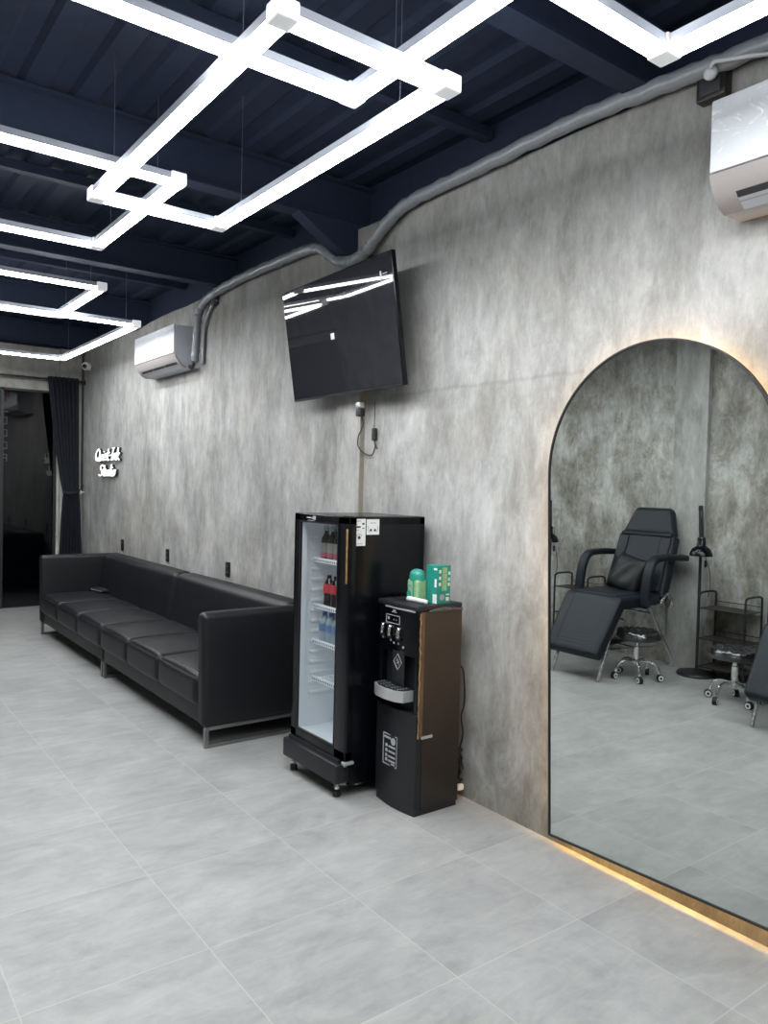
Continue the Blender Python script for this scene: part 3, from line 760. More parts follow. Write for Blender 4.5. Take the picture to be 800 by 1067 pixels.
for row in range(3):
    for k, nm in enumerate(('left end', 'middle', 'handle side', 'far handle side')):
        if row: nm = None
        la = ('bottle with pale and pink label, %s in front, top fridge shelf' % ('at the open end', 'second along', 'third along', 'hinge end')[k]) if row == 0 else 'pale and pink labelled bottle behind the front row, top fridge shelf'
        bottle('a', 2.305+row*.07, 3.622-k*.066, 1.178, la, gr['a'])
    for k in range(4):
        if row == 2: continue
        la = ('dark cola bottle with red label, %s in front, second fridge shelf' % ('at the open end', 'second along', 'third along', 'hinge end')[k]) if row == 0 else 'dark cola bottle behind the front row, second fridge shelf'
        bottle('b', 2.305+row*.075, 3.585-k*.070, .920, la, gr['b'])
    for k in range(5):
        if row == 2: continue
        la = ('clear blue-capped water bottle, %s in front, third fridge shelf' % ('at the open end', 'second along', 'third along', 'fourth along', 'hinge end')[k]) if row == 0 else 'clear blue-capped water bottle behind the front row, third fridge shelf'
        bottle('c', 2.305+row*.07, 3.622-k*.066, .720, la, gr['c'])

# ------------------------------------------------------------------ water dispenser
wx0, wx1, wy0, wy1, wz1 = 2.335, 2.612, 2.832, 3.150, 1.028
wd = thing('water_dispenser', ((wx0+wx1)/2, (wy0+wy1)/2, 0), 'black floor-standing water dispenser beside the fridge', 'water dispenser')
b = MB()      # body shell (curved front plan)
def plan(x0, x1, y0, y1, bulge, n=10):
    return [(x1, y0)]+[(x1, y1)]+[(x0-bulge*math.sin(PI*i/n), y1+(y0-y1)*i/n) for i in range(n+1)]
b.prism(plan(wx0+.05, wx1, wy0+.004, wy1-.004, .0), 'z', .03, wz1-.012); b.build('body', M['blk'], wd)
b = MB(); b.prism(plan(wx0-.001, wx0+.07, wy0, wy1, .018), 'z', .042, .500); b.build('lower_door', M['blkgrey'], wd)
b = MB(); b.prism(plan(wx0+.004, wx1-.002, wy0+.006, wy1-.006, .018), 'z', 0, .042); b.build('base', M['blkmatte'], wd)
b = MB(); b.prism(plan(wx0, wx0+.07, wy0, wy1, .012), 'z', .775, wz1-.020); b.build('control_panel', M['blk'], wd)
for yy in ((wy0, wy0+.03), (wy1-.03, wy1)):
    MB().rbox(wx0, wx0+.07, yy[0], yy[1], .500, .775, .004, 2).build('recess_side', M['blk'], wd)
MB().rbox(wx0-.012, wx1+.002, wy0-.003, wy1+.003, wz1-.028, wz1, .010, 3).build('top_cover', M['blkmatte'], wd)
MB().rbox(wx0+.05, wx1-.03, 3.02, 3.12, wz1-.002, wz1+.006, .004, 2).build('lid_ridge', M['blkgrey'], wd)
MB().box(wx0+.036, wx1-.001, wy0-.0025, wy0+.004, .03, wz1-.03).build('side_panel', M['brown'], wd, label='dark brown glossy side still in protective film')
b = MB(); b.box(wx0+.010, wx0+.036, wy0-.0035, wy0+.004, .385, wz1-.03); b.build('amber_strip', M['amber'], wd, label='glossy amber strip of film along the front corner')
b = MB(); pts = []
for i in range(30):
    z = .385+i*(.99-.385)/29; pts.append((wx0+.009+random.uniform(-.003, .003), wy0-.004, z))
b.tube(pts, .0035, 5, rr=[random.uniform(.0015, .005) for _ in pts]); b.build('film_edge', M['copper'], wd, label='amber crumpled edge of the film')
b = MB(); b.box(wx0+.03, wx0+.10, wy0-.0045, wy0-.002, .378, .392); b.build('tape', M['lgrey'], wd)
b = MB(); b.sweep([(wx0+.06, wy0-.004, wz1-.030), (wx0+.15, wy0-.006, wz1-.022), (wx1, wy0-.004, wz1-.030)], .012, .02, (0, 1, 0)); b.build('loose_film', M['filmclear'], wd, label='crumpled clear film along the top edge')
# silver stripe on panel top
b = MB(); b.prism([(wx0-.008, wy1-.06), (wx0-.016, (wy0+wy1)/2), (wx0-.010, wy0+.02), (wx0-.004, wy0+.02), (wx0-.008, (wy0+wy1)/2), (wx0, wy1-.06)], 'z', wz1-.034, wz1-.026); b.build('silver_trim', M['silver'], wd)
xp = wx0-.0130
def fr_box(b, y0, y1, z0, z1, w=.0025, x=xp):
    b.box(x-.001, x+.002, y0, y1, z1-w, z1).box(x-.001, x+.002, y0, y1, z0, z0+w).box(x-.001, x+.002, y0, y0+w, z0, z1).box(x-.001, x+.002, y1-w, y1, z0, z1)
b = MB(); fr_box(b, 2.965, 3.075, .918, .960); b.box(xp-.001, xp+.002, 3.05, 3.062, .935, .948).box(xp-.001, xp+.002, 3.01, 3.014, .936, .94).box(xp-.001, xp+.002, 2.99, 2.994, .936, .94); b.build('display', M['lgrey'], wd)
b = MB(); b.box(xp-.001, xp+.002, 2.99, 3.03, .974, .977).box(xp-.001, xp+.002, 3.0, 3.02, .980, .986); b.build('logo', M['lgrey'], wd)
for k, yy in enumerate((3.095, 3.035, 2.965)):
    zc = .888-.004*k
    tp = MB().rbox(xp-.022, xp+.004, yy-.0125, yy+.0125, zc-.030, zc+.026, .011, 3, fn=lambda p: (p.x+.35*max(0, p.z-zc), p.y, p.z)); o = tp.build('tap', M['chrome'], wd)
    MB().rbox(xp-.015, xp+.004, yy-.010, yy+.010, zc-.040, zc-.029, .003, 2).build('spout', M['blkmatte'], o)
b = MB()
for yy, zz in ((3.10, .838), (3.035, .832), (2.972, .824), (3.008, .822), (2.935, .812)):
    b.box(xp-.001, xp+.003, yy-.006, yy+.004, zz-.004, zz+.006)
b.build('tap_symbols', M['lgrey'], wd)
# recess back with diamond badge
MB().box(wx0+.034, wx0+.05, wy0+.03, wy1-.03, .50, .775).build('recess_back', M['blkmatte'], wd)
b = MB(); zc, yc, w_ = .735, 2.972, .032; xr = wx0+.0335
b = MB(); dia = [(yc-w_, zc), (yc, zc+w_*1.25), (yc+w_, zc), (yc, zc-w_*1.25)]
for i in range(4):
    p, q = dia[i], dia[(i+1) % 4]; b.tube([(wx0-.014, p[0], p[1]), (wx0-.014, q[0], q[1])], .0016, 5)
b.tube([(wx0-.0135, yc-.012, zc-.008), (wx0-.0135, yc, zc+.012), (wx0-.0135, yc+.014, zc+.003)], .0012, 4).tube([(wx0-.0135, yc-.015, zc+.004), (wx0-.0135, yc+.012, zc-.010)], .0012, 4).tube([(wx0-.0135, yc-.008, zc-.018), (wx0-.0135, yc+.008, zc+.018)], .001, 4)
b.build('diamond_badge', M['lgrey'], wd)
MB().rbox(wx0-.012, wx0-.004, 2.925, 3.02, .62, .79, .003, 2).build('badge_panel', M['blkgrey'], wd)
b = MB()      # drip tray
tray = [(wx0+.02, 2.885), (wx0+.02, 3.13), (wx0-.040, 3.125), (wx0-.064, 3.08), (wx0-.072, 3.005), (wx0-.064, 2.93), (wx0-.040, 2.89)]
b.prism(tray, 'z', .552, .606); tr_ = b.build('drip_tray', M['silver'], wd)
b = MB(); b.prism([(x_+.008 if x_ < wx0 else x_, 2.99+(y_-2.99)*.92) for x_, y_ in tray], 'z', .606, .611); b.build('tray_grille', M['blkgrey'], tr_)
b = MB()
for i in range(4):
    for j in range(5):
        b.lathe([(.004, .611), (.004, .613)], (wx0-.050+i*.018, 2.92+j*.045, 0), 6)
b.build('grille_holes', M['lgrey'], tr_)
# sticker on the lower door
xs_ = wx0-.0195
b = MB(); fr_box(b, 2.955, 3.070, .205, .362, .004, xs_+.002)
for zz in (.305, .280, .255, .233):
    b.box(xs_, xs_+.004, 2.968, 3.022, zz-.008, zz+.001).box(xs_, xs_+.004, 3.032, 3.048, zz-.009, zz+.005)
b.box(xs_, xs_+.004, 3.005, 3.060, .338, .348).lathe([(.018, xs_-.001), (.018, xs_+.003)], (0, 2.985, .332), 14, 'x').box(xs_, xs_+.004, 2.97, 3.0, .213, .220)
b.build('sticker', M['lgrey'], wd, label='grey outlined instruction sticker on the lower door')

# items on the dispenser
t = thing('teal_bottle', (2.44, 2.985, wz1), 'rounded teal bottle with lime label standing on the water dispenser', 'bottle')
MB().rbox(2.405, 2.475, 2.938, 3.022, wz1, wz1+.112, .016, 3).build('lower_label', M['lime'], t)
MB().rbox(2.4055, 2.4745, 2.9385, 3.0215, wz1+.060, wz1+.160, .033, 5, fn=lambda p: (p.x, p.y, max(p.z, wz1+.1))).build('shoulder', M['teal2'], t)
b = MB(); b.box(2.4035, 2.406, 2.962, 2.972, wz1+.02, wz1+.11).box(2.4035, 2.406, 2.985, 3.015, wz1+.075, wz1+.080); b.build('dark_print', M['teal'], t)
b = MB(); b.lathe([(.018, 2.4035), (.018, 2.406)], (0, 3.0, wz1+.035), 14, 'x'); b.build('round_print', M['teal2'], t)
t = thing('teal_carton', (2.50, 2.885, wz1), 'tall teal printed carton standing at the back of the water dispenser', 'box')
c0, c1, d0, d1, e1 = 2.462, 2.545, 2.850, 2.935, wz1+.186
MB().box(c0, c1, d0, d1, wz1, e1).build('carton', M['teal'], t)
b = MB(); b.box(c0-.001, c0, d0+.005, d0+.03, e1-.022, e1-.012); b.box(c0-.001, c0, d0+.008, d0+.022, wz1+.08, wz1+.12); b.box(c0-.001, c0, d0+.004, d0+.034, wz1, wz1+.045).build('white_print', M['whitep'], t)
b = MB(); yv = d0-.001
for zz in (.165, .135, .105, .078): b.rbox(c0+.028, c0+.060, yv, d0, wz1+zz-.016, wz1+zz+.012, .0004, 2)
b.build('lime_print', M['lime'], t)
b = MB()
for (xx, zz) in ((.008, .15), (.008, .118), (.008, .088), (.068, .14), (.066, .11), (.066, .085)): b.box(c0+xx, c0+xx+.013, yv, d0, wz1+zz, wz1+zz+.016)
b.box(c0+.055, c0+.078, yv, d0, wz1+.04, wz1+.046).box(c0+.055, c0+.075, yv, d0, wz1+.012, wz1+.03); b.build('cream_print', M['cream'], t)
b = MB(); b.lathe([(.016, yv), (.016, d0)], (c0+.03, 0, wz1+.03), 12, 'y'); b.build('grey_print', M['greyc'], t)
t = thing('white_tube', (2.41, 2.93, wz1), 'small white capped tube lying in front of the teal carton', 'tube')
MB().tube([(2.40, 2.855, wz1+.012), (2.40, 2.86, wz1+.012), (2.40, 2.97, wz1+.012)], .012, 12, rr=[.007, .012, .012]).build('tube_body', M['white'], t)
MB().tube([(2.40, 2.97, wz1+.012), (2.40, 3.0, wz1+.012), (2.40, 3.007, wz1+.012)], .0128, 12, rr=[.0128, .0128, .008]).build('cap', M['white'], t)

# cables behind the dispenser
t = thing('dispenser_cord', (2.69, 2.89, .05), 'thin black cord hanging against the wall behind the dispenser', 'cable')
MB().tube(smooth_path([(2.62, 2.96, .72), (2.69, 2.91, .68), (2.70, 2.895, .60), (2.70, 2.89, .50), (2.695, 2.905, .42), (2.70, 2.895, .33), (2.695, 2.91, .24), (2.70, 2.885, .15)], 6), .0045, 6).build('cable', M['rubber'], t)
b = MB(); rc = random.Random(2)
for q in range(3):
    b.tube(smooth_path([(2.69+rc.uniform(-.012, .012), 2.90+rc.uniform(-.022, .022), .26-.03*i+rc.uniform(-.02, .02)) for i in range(8)], 4), .0045, 6)
b.build('coiled_slack', M['rubber'], t)
MB().rbox(2.66, 2.70, 2.875, 2.90, .045, .075, .006, 2).build('plug', M['white'], t)

# ------------------------------------------------------------------ wall sockets
for yy, la in ((8.372, 'black wall socket farthest along, nearest the lit sign'), (7.053, 'black wall socket between the two others above the sofa'), (5.735, 'black wall socket nearest the fridge, above the sofa back')):
    t = thing('wall_socket', (WX, yy, .84), la, 'socket', 'black wall sockets above the sofa')
    MB().rbox(WX-.012, WX, yy-.036, yy+.036, .838, .958, .004, 2).build('cover_plate', M['outlet'], t)
    for zz in (.872, .924):
        MB().lathe([(.018, WX-.0135), (.018, WX-.011)], (0, yy, zz), 14, 'x').build('outlet_face', M['blkmatte'], t)
        MB().box(WX-.0145, WX-.0132, yy-.009, yy-.005, zz-.004, zz+.006).box(WX-.0145, WX-.0132, yy+.005, yy+.009, zz-.004, zz+.006).build('slot', M['lgrey'], t)

# ------------------------------------------------------------------ neon sign
def letters(txt, h, ox, oz, adv_scale=1.):
    """monoline brush-like strokes; returns list of polylines in (s, z), s running to the reader's right"""
    G = {
     'Q': (.62, [[(.34, 1.0), (.10, .80), (.02, .45), (.14, .08), (.36, .02), (.52, .30), (.54, .70), (.36, .98), (.22, .92)], [(.30, .25), (.48, -.02), (.62, -.02)]]),
     'u': (.36, [[(.03, .55), (.03, .18), (.12, .02), (.26, .16), (.28, .55)], [(.28, .55), (.28, .10), (.38, .06)]]),
     'i': (.17, [[(.06, .52), (.05, .12), (.13, .02)], [(.08, .74), (.09, .76)]]),
     'e': (.34, [[(.05, .28), (.26, .34), (.24, .52), (.12, .54), (.03, .30), (.10, .04), (.30, .12)]]),
     't': (.30, [[(.13, .95), (.10, .15), (.18, .01), (.28, .10)], [(.00, .60), (.28, .64)]]),
     '-': (.26, [[(.03, .40), (.22, .42)]]),
     'I': (.28, [[(.17, 1.0), (.12, .5), (.08, .02)], [(.04, .98), (.28, 1.0)], [(.0, .02), (.2, .04)]]),
     'n': (.36, [[(.05, .55), (.03, .02)], [(.04, .36), (.16, .54), (.26, .44), (.25, .08), (.34, .04)]]),
     'k': (.36, [[(.10, 1.0), (.05, .02)], [(.30, .56), (.08, .28)], [(.08, .28), (.22, .12), (.36, .0)]]),
     'S': (.50, [[(.46, .86), (.34, 1.0), (.16, .90), (.14, .68), (.34, .48), (.40, .22), (.24, .02), (.02, .12)]]),
     'd': (.38, [[(.27, .50), (.12, .52), (.03, .26), (.12, .03), (.26, .20)], [(.32, 1.0), (.27, .15), (.36, .04)]]),
     'o': (.34, [[(.16, .54), (.03, .30), (.12, .03), (.27, .22), (.22, .50), (.12, .52), (.32, .50)]]),
    }
    out = []; x = ox
    for chh in txt:
        wd_, st_ = G[chh]
        for s_ in st_: out.append([(x+(a+.16*c)*h*adv_scale, oz+c*h) for a, c in s_])
        x += wd_*h*adv_scale
    return out, x
ns = thing('neon_sign', (WX, 8.95, 1.62), 'white lit script sign reading Quiet Ink Studio on the wall', 'sign')
def sign_line(txt, y_left, y_right, z, h, name):
    _, wtot = letters(txt, h, 0, 0); sc_ = (y_left-y_right)/(wtot+.1*h)
    ls, _ = letters(txt, h, 0, 0, sc_)
    b = MB(); bs = MB()
    for l in ls:
        p = smooth_path([(WX-.045, y_left-a, z+c) for a, c in l], 5) if len(l) > 2 else [Vector((WX-.045, y_left-a, z+c)) for a, c in l]
        b.tube(p, .0075, 8)
        bs.tube([Vector((WX-.022, q.y, q.z)) for q in p], .013, 6)
    o = b.build(name, M['neon'], ns)
    bs.build('letter_shadow', M['blkmatte'], o)  # dark strokes behind the letters, drawn as their shadow
sign_line('Quiet-Ink', 9.27, 8.37, 1.818, .135, 'upper_lettering')
sign_line('Studio', 9.13, 8.50, 1.642, .128, 'lower_lettering')
b = MB()
for yy in (9.15, 8.82, 8.5): b.tube([(WX-.03, yy, 1.86), (WX, yy, 1.86)], .006, 6)
b.tube([(WX-.03, 8.8, 1.68), (WX, 8.8, 1.68)], .006, 6); b.build('standoff', M['wire'], ns)

# ------------------------------------------------------------------ security camera, corner pipe, curtain
t = thing('security_camera', (WX, 9.66, 2.93), 'small white security camera high in the far corner', 'camera')
MB().lathe([(.045, WX), (.045, WX-.02), (.03, WX-.03)], (0, 9.68, 2.965), 16, 'x').build('mount', M['white'], t)
b = MB(); Tc = Matrix.Translation((WX-.055, 9.66, 2.965)) @ Matrix.Rotation(-.3, 4, 'Z')
b.rbox(-.045, .045, -.05, .05, -.048, .048, .042, 5, T=Tc); b.build('camera_body', M['white'], t)
MB().lathe([(.024, 0), (.026, .012), (.010, .018)], (0, 0, 0), 14, 'z', T=Matrix.Translation((WX-.080, 9.615, 2.955)) @ Matrix.Rotation(PI/2, 4, 'X') @ Matrix.Rotation(-.6, 4, 'Y')).build('lens', M['blk'], t)
MB().tube([(WX-.012, 9.938, 3.184), (WX-.012, 9.938, 1.45)], .014, 8).build('corner_pipe', M['blkmatte'], label='thin black pipe running down the far wall corner', cat='pipe')

t = thing('curtain_rod', (2.0, 9.90, 2.82), 'thin black curtain rod over the far window', 'curtain rod')
MB().tube([(LX+.02, 9.88, 2.795), (WX-.01, 9.88, 2.795)], .011, 8).build('rod', M['blkmatte'], t)
MB().lathe([(.03, WX), (.03, WX-.012), (.016, WX-.02), (.016, WX-.05)], (0, 9.88, 2.795), 14, 'x').build('wall_flange', M['blkmatte'], t)
ct = thing('curtain', (2.5, 9.88, 0), 'black curtain tied back beside the far window', 'curtain')
def cur(u, v):
    z = 2.83*(1-v); zt = 1.42
    if z > zt:
        k = ((z-zt)/(2.83-zt)); e = k**.75
        x0 = 2.470+(2.275-2.470)*e; x1 = 2.655+(2.640-2.655)*e; amp = .012+.030*k
    else:
        k = ((zt-z)/zt); e = k**.6
        x0 = 2.470+(2.405-2.470)*e; x1 = 2.655+(2.708-2.655)*e; amp = .012+.03*e
    x = x0+(x1-x0)*u
    w = math.sin(u*2*PI*7.5)+.35*math.sin(u*2*PI*15+1.3+v*2)
    return (x, 9.865+amp*w*.8, z)
b = MB(); b.grid(cur, 150, 44); cu = b.build('drape', M['curtain'], ct, sharp=80)
so = cu.modifiers.new('thick', 'SOLIDIFY'); so.thickness = .004
b = MB(); b.sweep(smooth_path([(2.455, 9.84, 1.44), (2.50, 9.80, 1.43), (2.60, 9.80, 1.44), (2.67, 9.84, 1.47), (2.70, 9.86, 1.52)], 5), .035, .012, (0, 0, 1)); b.build('tie_band', M['curtain'], ct)
t = thing('curtain_hook', (WX, 9.86, 1.52), 'small white knob on the wall holding the curtain tie', 'hook')
MB().tube([(WX-.002, 9.86, 1.44), (WX-.05, 9.84, 1.44)], .010, 8).build('stem', M['white'], t)
MB().lathe([(.006, -.062), (.026, -.058), (.03, -.048), (.012, -.040)], (WX, 9.84, 1.44), 12, 'x').build('knob', M['white'], t)

# ------------------------------------------------------------------ tattoo chairs, stools, lamps, trolleys (seen in the mirror)
MX = 2*2.665
def chair(cy):
    t = thing('reclining_chair', (-.5, cy, 0), 'black reclining treatment chair with a square pillow on the seat', 'treatment chair', 'black reclining treatment chairs along the left wall')
    lc = M['leather_c']
    def slab(p0, p1, w0, w1, th, name, parent=t, puff=.006, rad=.03, mat=lc, stripes=0, div=8):
        p0, p1 = Vector(p0), Vector(p1); d = (p1-p0); L = d.length; ez_ = d.normalized(); ey_ = Vector((0, 1, 0)); ex_ = ey_.cross(ez_)
        # local x = outward normal of the padded face (up / towards foot), z along the slab
        if ex_.z < 0: ex_ = -ex_; 
        Tt = frame(p0, ex_, ez_.cross(ex_) , ez_)
        def fn(p):
            k = p.z/L; s_ = (w0+(w1-w0)*k)/max(w0, w1)
            dx = 0
            if stripes:
                if abs(p.y) < .185 and p.x > -th*.5:
                    dx = -.0014*(.5+.5*math.cos(p.z*2*PI/(L/stripes)))-.0025
            return (p.x+dx, p.y*s_, p.z)
        m_ = max(w0, w1)
        return MB().rbox(-th, 0, -m_/2, m_/2, 0, L, rad, 4, puff=(puff, 0, 0), T=Tt, div=(div if not stripes else 60), fn=fn).build(name, mat, parent, sharp=60), Tt, L
    # leg rest: top surface from the seat front down to the foot end
    slab((-.185, cy, .705), (.12, cy, .235), .60, .56, .115, 'leg_rest', stripes=16, puff=.0, rad=.034)
    for s_ in (-1, 1):
        pass
    MB().rbox(-.76, -.17, cy-.30, cy+.30, .600, .700, .035, 4, puff=(0, 0, .008), div=8).build('seat', lc, t)
    MB().rbox(-.62, -.20, cy-.24, cy+.24, .690, .715, .012, 3, puff=(0, 0, .006), div=6).build('seat_pad', lc, t)
    o, Tb, L = slab((-.735, cy, .66), (-.945, cy, 1.225), .64, .60, .11, 'backrest', rad=.035, puff=.008)
    # side bolsters and centre piping of the back
    for s_ in (-1, 1):
        MB().rbox(-.012, .022, s_*.225-.055, s_*.225+.055, .05, L-.03, .018, 3, T=Tb, div=4).build('side_bolster', lc, o)
    # head rest: tapered, with its shadow gap drawn as a black strip
    o2, Th, L2 = slab((-.945, cy, 1.205), (-1.035, cy, 1.475), .58, .38, .105, 'headrest', rad=.05, puff=.004)
    MB().rbox(-.02, .020, -.27, .27, -.012, .030, .018, 3, T=Th).build('headrest_gap_shade', M['seam'], o2)
    # armrests: rise from the seat side, curve and run back
    for s_ in (-1, 1):
        yy = cy+s_*.355
        p = smooth_path([(-.44, yy, .60), (-.445, yy, .74), (-.475, yy, .90), (-.54, yy, 1.005), (-.66, yy, 1.03), (-.84, yy, 1.03), (-1.055, yy, 1.015)], 5)
        MB().sweep(p, .085, .058, (0, 1, 0), k=4).build('armrest', lc, t)
        b = MB(); b.tube(smooth_path([(-.72, yy-s_*.03, .62), (-.80, yy-s_*.03, .70), (-.88, yy-s_*.03, .66), (-.90, yy-s_*.03, .58)], 5), .014, 8)
        b.lathe([(.04, -.006), (.04, .006)], (-.82, yy-s_*.03, .62), 14, 'y'); b.build('recline_bracket', M['chrome'], t)
    # chrome legs
    for s_ in (-1, 1):
        yy = cy+s_*.245
        MB().tube(smooth_path([(-.20, yy, .60), (-.12, yy, .36), (-.02, yy, .12), (.03, yy, .0)], 4), .014, 10).build('leg', M['chrome'], t)
        MB().tube(smooth_path([(-.66, yy, .60), (-.80, yy, .40), (-1.00, yy, .14), (-1.065, yy, .0)], 4), .014, 10).build('leg', M['chrome'], t)
        MB().tube([(-.14, yy, .26), (-.94, yy, .21)], .009, 8).build('side_stretcher', M['chrome'], t)
    for (x_, z_) in ((-.10, .21), (-.90, .26), (-.5, .235), (-.72, .52), (-.30, .50)):
        MB().tube([(x_, cy-.245, z_), (x_, cy+.245, z_)], .010, 8).build('cross_bar', M['chrome'], t)
    b = MB(); b.tube([(-.22, cy-.05, .25), (-.62, cy-.05, .27), (-.80, cy-.05, .31)], .024, 10, rr=[.028, .028, .02]); b.build('gas_strut', M['blkmatte'], t)
    MB().box(-.70, -.25, cy-.2, cy+.2, .575, .602).build('seat_frame', M['blkmatte'], t)
    return t
ch1 = chair(4.30)
ch1['label'] = 'black reclining treatment chair with square pillow, reflected nearest the mirror centre beside the pilaster'
ch2 = copy_tree(ch1); ch2.location = (-.41, 2.44, 0); ch2['label'] = 'black reclining treatment chair showing only its leg rest at the mirror edge'
pl = None
def pillow(cy, la):
    t = thing('pillow', (-.66, cy, .72), la, 'pillow', 'black square pillows on the chairs')
    Tp = Matrix.Translation((-.615, cy-.05, .865)) @ Matrix.Rotation(-.42, 4, 'Y') @ Matrix.Rotation(.22, 4, 'X')
    b = MB()
    S = 18
    for side in (-1, 1):
        def fn(u, v):
            a, c = 2*u-1, 2*v-1
            pin = 1-.07*(1-abs(a)**2)*abs(c)**3; pin2 = 1-.07*(1-abs(c)**2)*abs(a)**3
            th_ = .062*((1-a**4)*(1-c**4))**.5+.006*math.sin(a*6+c*4)*(1-a*a)*(1-c*c)
            return (side*th_, a*.175*pin2*1.0, c*.175*pin)
        b.grid(fn, S, S, T=Tp)
    bmesh.ops.remove_doubles(b.bm, verts=b.bm.verts, dist=.0005)
    b.build('pillow_cover', M['leather'], t, sharp=70); return t
pillow(4.30, 'black leather pillow on the treatment chair beside the pilaster')
pillow(2.44, 'black leather pillow on the treatment chair at the mirror edge')

def stool(cx, cy, rot, la):
    t = thing('rolling_stool', (cx, cy, 0), la, 'stool', 'tufted rolling stools')
    b = MB()
    def top(u, v):
        rad = u*.192; a = v*2*PI
        x_, y_ = rad*math.cos(a), rad*math.sin(a)
        zz = .430-.002*(u*4)**2*.4-(.05*max(0, (u-.86)/.14)**2)
        g1 = abs(math.sin((x_+y_)*PI/.075)); g2 = abs(math.sin((x_-y_)*PI/.075))
        zz += .024*(min(g1, g2)**.6-.7)*(1-u**6)
        return (cx+x_, cy+y_, zz)
    b.grid(top, 28, 72)
    b.lathe([(.150, .338), (.188, .346), (.200, .364), (.199, .381), (.1915, .381)], (cx, cy, 0), 48)
    b.build('seat', M['tuft'], t, sharp=80)
    MB().lathe([(.06, .318), (.09, .340)], (cx, cy, 0), 18).build('seat_plate', M['blkmatte'], t)
    MB().lathe([(.026, .16), (.026, .28), (.0175, .285), (.0175, .340)], (cx, cy, 0), 18).build('gas_column', M['chrome'], t)
    MB().lathe([(.04, .130), (.045, .14), (.04, .165), (.028, .17)], (cx, cy, 0), 18).build('hub', M['chrome'], t)
    for k in range(5):
        a = rot+2*PI*k/5; ca, sa = math.cos(a), math.sin(a)
        P = lambda r_, z_: (cx+ca*r_, cy+sa*r_, z_)
        lg = MB().tube(smooth_path([P(.03, .150), P(.10, .155), P(.155, .135), P(.180, .090), P(.183, .062)], 4), .012, 8).build('leg', M['chrome'], t)
        ang = a+1.1; da = Vector((math.cos(ang), math.sin(ang), 0)); wc = Vector(P(.200, .030))
        Tw = frame(wc, Vector((-da.y, da.x, 0)), Vector((0, 0, 1)), Vector((da.x, da.y, 0)))
        w_ = MB().use(M['rubber']).lathe([(.016, -.018), (.030, -.016), (.030, .016), (.016, .018)], (0, 0, 0), 18, 'z', T=Tw)
        w_.use(M['white']).lathe([(.0225, -.0195), (.0225, .0195)], (0, 0, 0), 14, 'z', T=Tw)
        w_.use(M['rubber']).lathe([(.011, -.0205), (.011, .0205)], (0, 0, 0), 12, 'z', T=Tw)
        w_.build('caster', None, lg)
        MB().tube([P(.183, .066), (wc.x, wc.y, .045)], .009, 6).build('caster_fork', M['blkmatte'], lg)
    return t
stool(MX-5.70, 3.96, .5, 'round tufted black rolling stool beneath the chair beside the pilaster')
stool(MX-5.71, 3.09, .2, 'round tufted black rolling stool in front of the open trolley')

def lamp(lx, ly, la, handed=1):
    t = thing('floor_lamp', (lx, ly, 0), la, 'floor lamp', 'black floor lamps')
    bm_ = M['blkmatte']
    MB().lathe([(.165, 0), (.168, .012), (.160, .026), (.02, .034)], (lx, ly, 0), 36).build('base', bm_, t)
    MB().lathe([(.013, .03), (.013, 1.16)], (lx, ly, 0), 12).build('pole', bm_, t)
    MB().rbox(lx+.0, lx+.09, ly-.012, ly+.012, -.0+.001, .03, .004, 2).build('base_clamp', bm_, t)
    MB().rbox(lx-.018, lx+.018, ly-.018, ly+.018, 1.12, 1.18, .006, 2).build('joint', bm_, t)
    b = MB(); b.tube([(lx, ly+.012, 1.16), (lx+.015, ly+.018, 1.47)], .007, 8).tube([(lx, ly-.012, 1.16), (lx+.015, ly-.006, 1.47)], .007, 8); b.rbox(lx+.0, lx+.03, ly-.01, ly+.022, 1.455, 1.50, .006, 2); b.build('lower_arm', bm_, t)
    b = MB(); b.tube([(lx+.015, ly-.01, 1.47), (lx+.05, ly-.05, 1.22)], .007, 8).tube([(lx+.015, ly+.014, 1.47), (lx+.05, ly-.03, 1.22)], .007, 8); b.build('upper_arm', bm_, t)
    sx_, sy_ = lx+.07, ly-.045
    sh = MB(); prof = [(.030, 1.225), (.034, 1.215), (.036, 1.155), (.040, 1.148), (.075, 1.125), (.092, 1.090), (.097, 1.062), (.094, 1.062), (.088, 1.088), (.070, 1.118), (.0, 1.14)]
    sh.lathe(prof, (sx_, sy_, 0), 28); sh = sh.build('lamp_shade', M['blk'], t)
    MB().lathe([(.022, 1.075), (.03, 1.09), (.026, 1.115), (.014, 1.135)], (sx_, sy_, 0), 16).build('bulb', M['white'], sh)
    b = MB(); b.tube(smooth_path([(sx_, sy_, 1.22), (lx-.02, ly-.03, 1.2), (lx-.01, ly-.04, 1.05), (lx, ly-.085, .95), (lx, ly-.10, .80), (lx, ly-.08, .70)], 5), .003, 5); b.rbox(lx-.01, lx+.01, ly-.06, ly-.04, .96, 1.02, .005, 2); b.build('cord', M['rubber'], t)
    return t
lamp(MX-6.29, 3.755, 'black adjustable floor lamp standing in front of the concrete pilaster')
lamp(MX-6.29, 5.475, 'black adjustable floor lamp mostly cut off by the mirror edge')

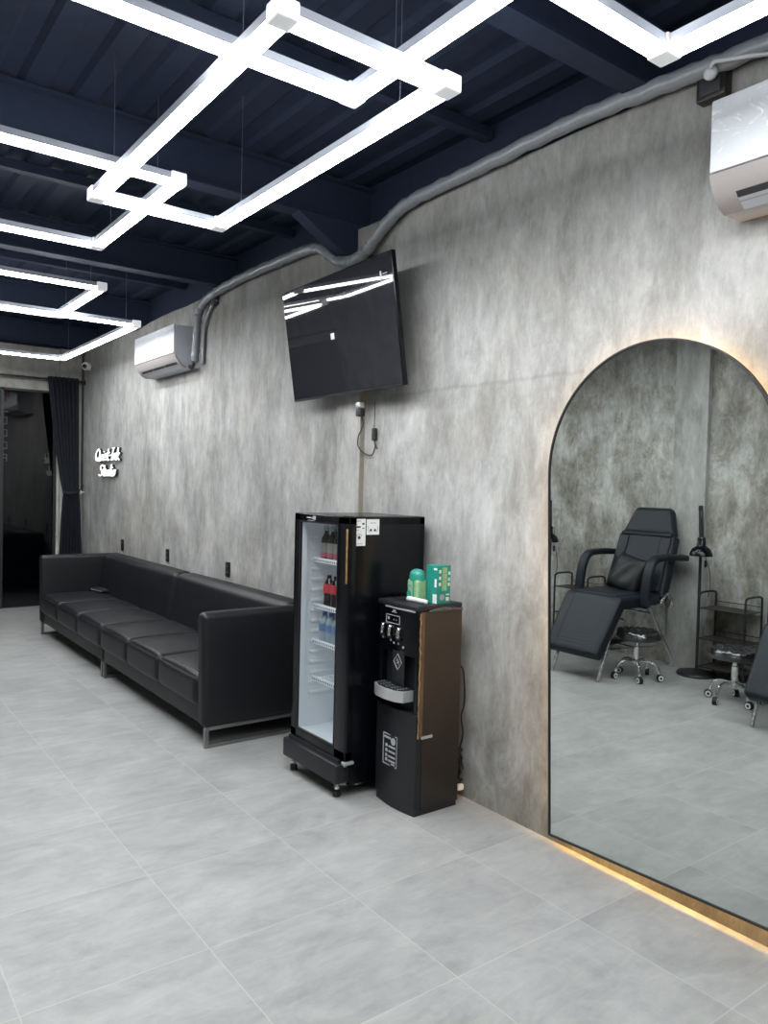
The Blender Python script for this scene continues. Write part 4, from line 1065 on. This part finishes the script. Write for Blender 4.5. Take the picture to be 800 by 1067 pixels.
def trolley(y0, y1, la):
    x0, x1 = MX-6.47, MX-6.20     # real x, wall side and room side
    t = thing('trolley', ((x0+x1)/2, (y0+y1)/2, 0), la, 'trolley', 'black three-tier metal trolleys')
    for k, yy in enumerate((y0, y1)):
        h_ = .745
        p = smooth_path([(x0, yy, .03), (x0, yy, .40), (x0, yy, h_-.05), (x0+.015, yy, h_-.012), (x0+.06, yy, h_), (x1-.06, yy, h_), (x1-.015, yy, h_-.012), (x1, yy, h_-.05), (x1, yy, .40), (x1, yy, .03)], 5)
        MB().tube(p, .0095, 8).build('end_frame', M['blkmatte'], t)
    for z_ in (.10, .345, .610):
        s_ = MB().box(x0+.004, x1-.004, y0+.004, y1-.004, z_-.004, z_).build('shelf', M['shelfdk'], t)
        b = MB(); r_ = .004
        for zz in (z_, z_+.045):
            b.tube([(x0, y0, zz), (x0, y1, zz)], r_, 6)
            if zz == z_: b.tube([(x1, y0, zz), (x1, y1, zz)], r_, 6)
        b.tube([(x1, y0, z_+.0), (x1, y1, z_+.0)], r_, 6); b.tube([(x0, y0, z_), (x1, y0, z_)], r_, 6).tube([(x0, y1, z_), (x1, y1, z_)], r_, 6)
        b.build('shelf_rail', M['blkmatte'], s_)
    for xx in (x0, x1):
        for yy in (y0, y1):
            MB().lathe([(.012, 0), (.014, .008), (.013, .03)], (xx, yy, 0), 10).build('foot', M['rubber'], t)
    return t
trolley(3.285, 3.70, 'black three-tier trolley behind the rolling stool, right of the pilaster')
trolley(4.90, 5.32, 'black three-tier trolley behind the arm of the reclining chair, away from the pilaster')

# ------------------------------------------------------------------ camera
F = 801.563; yaw, pitch, roll = .640428688, -.0322862141, .0244148563
f_ = Vector((math.sin(yaw)*math.cos(pitch), math.cos(yaw)*math.cos(pitch), math.sin(pitch)))
r0 = Vector((math.cos(yaw), -math.sin(yaw), 0)); u0 = r0.cross(f_)
r1 = math.cos(roll)*r0+math.sin(roll)*u0; u1 = -math.sin(roll)*r0+math.cos(roll)*u0
cam = bpy.data.cameras.new('camera'); co = bpy.data.objects.new('camera', cam); COL.objects.link(co)
co.matrix_world = frame((0, 0, H), r1, u1, -f_)
cam.sensor_fit = 'VERTICAL'; cam.sensor_height = 36.0; cam.lens = F/1067*36.0
cam.clip_start = .05; cam.clip_end = 60
scn.camera = co

# ------------------------------------------------------------------ world and look
w = bpy.data.worlds.new('world'); scn.world = w; w.use_nodes = True
w.node_tree.nodes['Background'].inputs[0].default_value = (.05, .06, .08, 1)
w.node_tree.nodes['Background'].inputs[1].default_value = .25
scn.view_settings.view_transform = 'Standard'
scn.view_settings.look = 'None'
scn.view_settings.exposure = 0.0
scn.cycles.max_bounces = 10; scn.cycles.glossy_bounces = 5; scn.cycles.diffuse_bounces = 5; scn.cycles.transparent_max_bounces = 12
scn.cycles.sample_clamp_indirect = 6.0
scn.cycles.caustics_reflective = False; scn.cycles.caustics_refractive = False
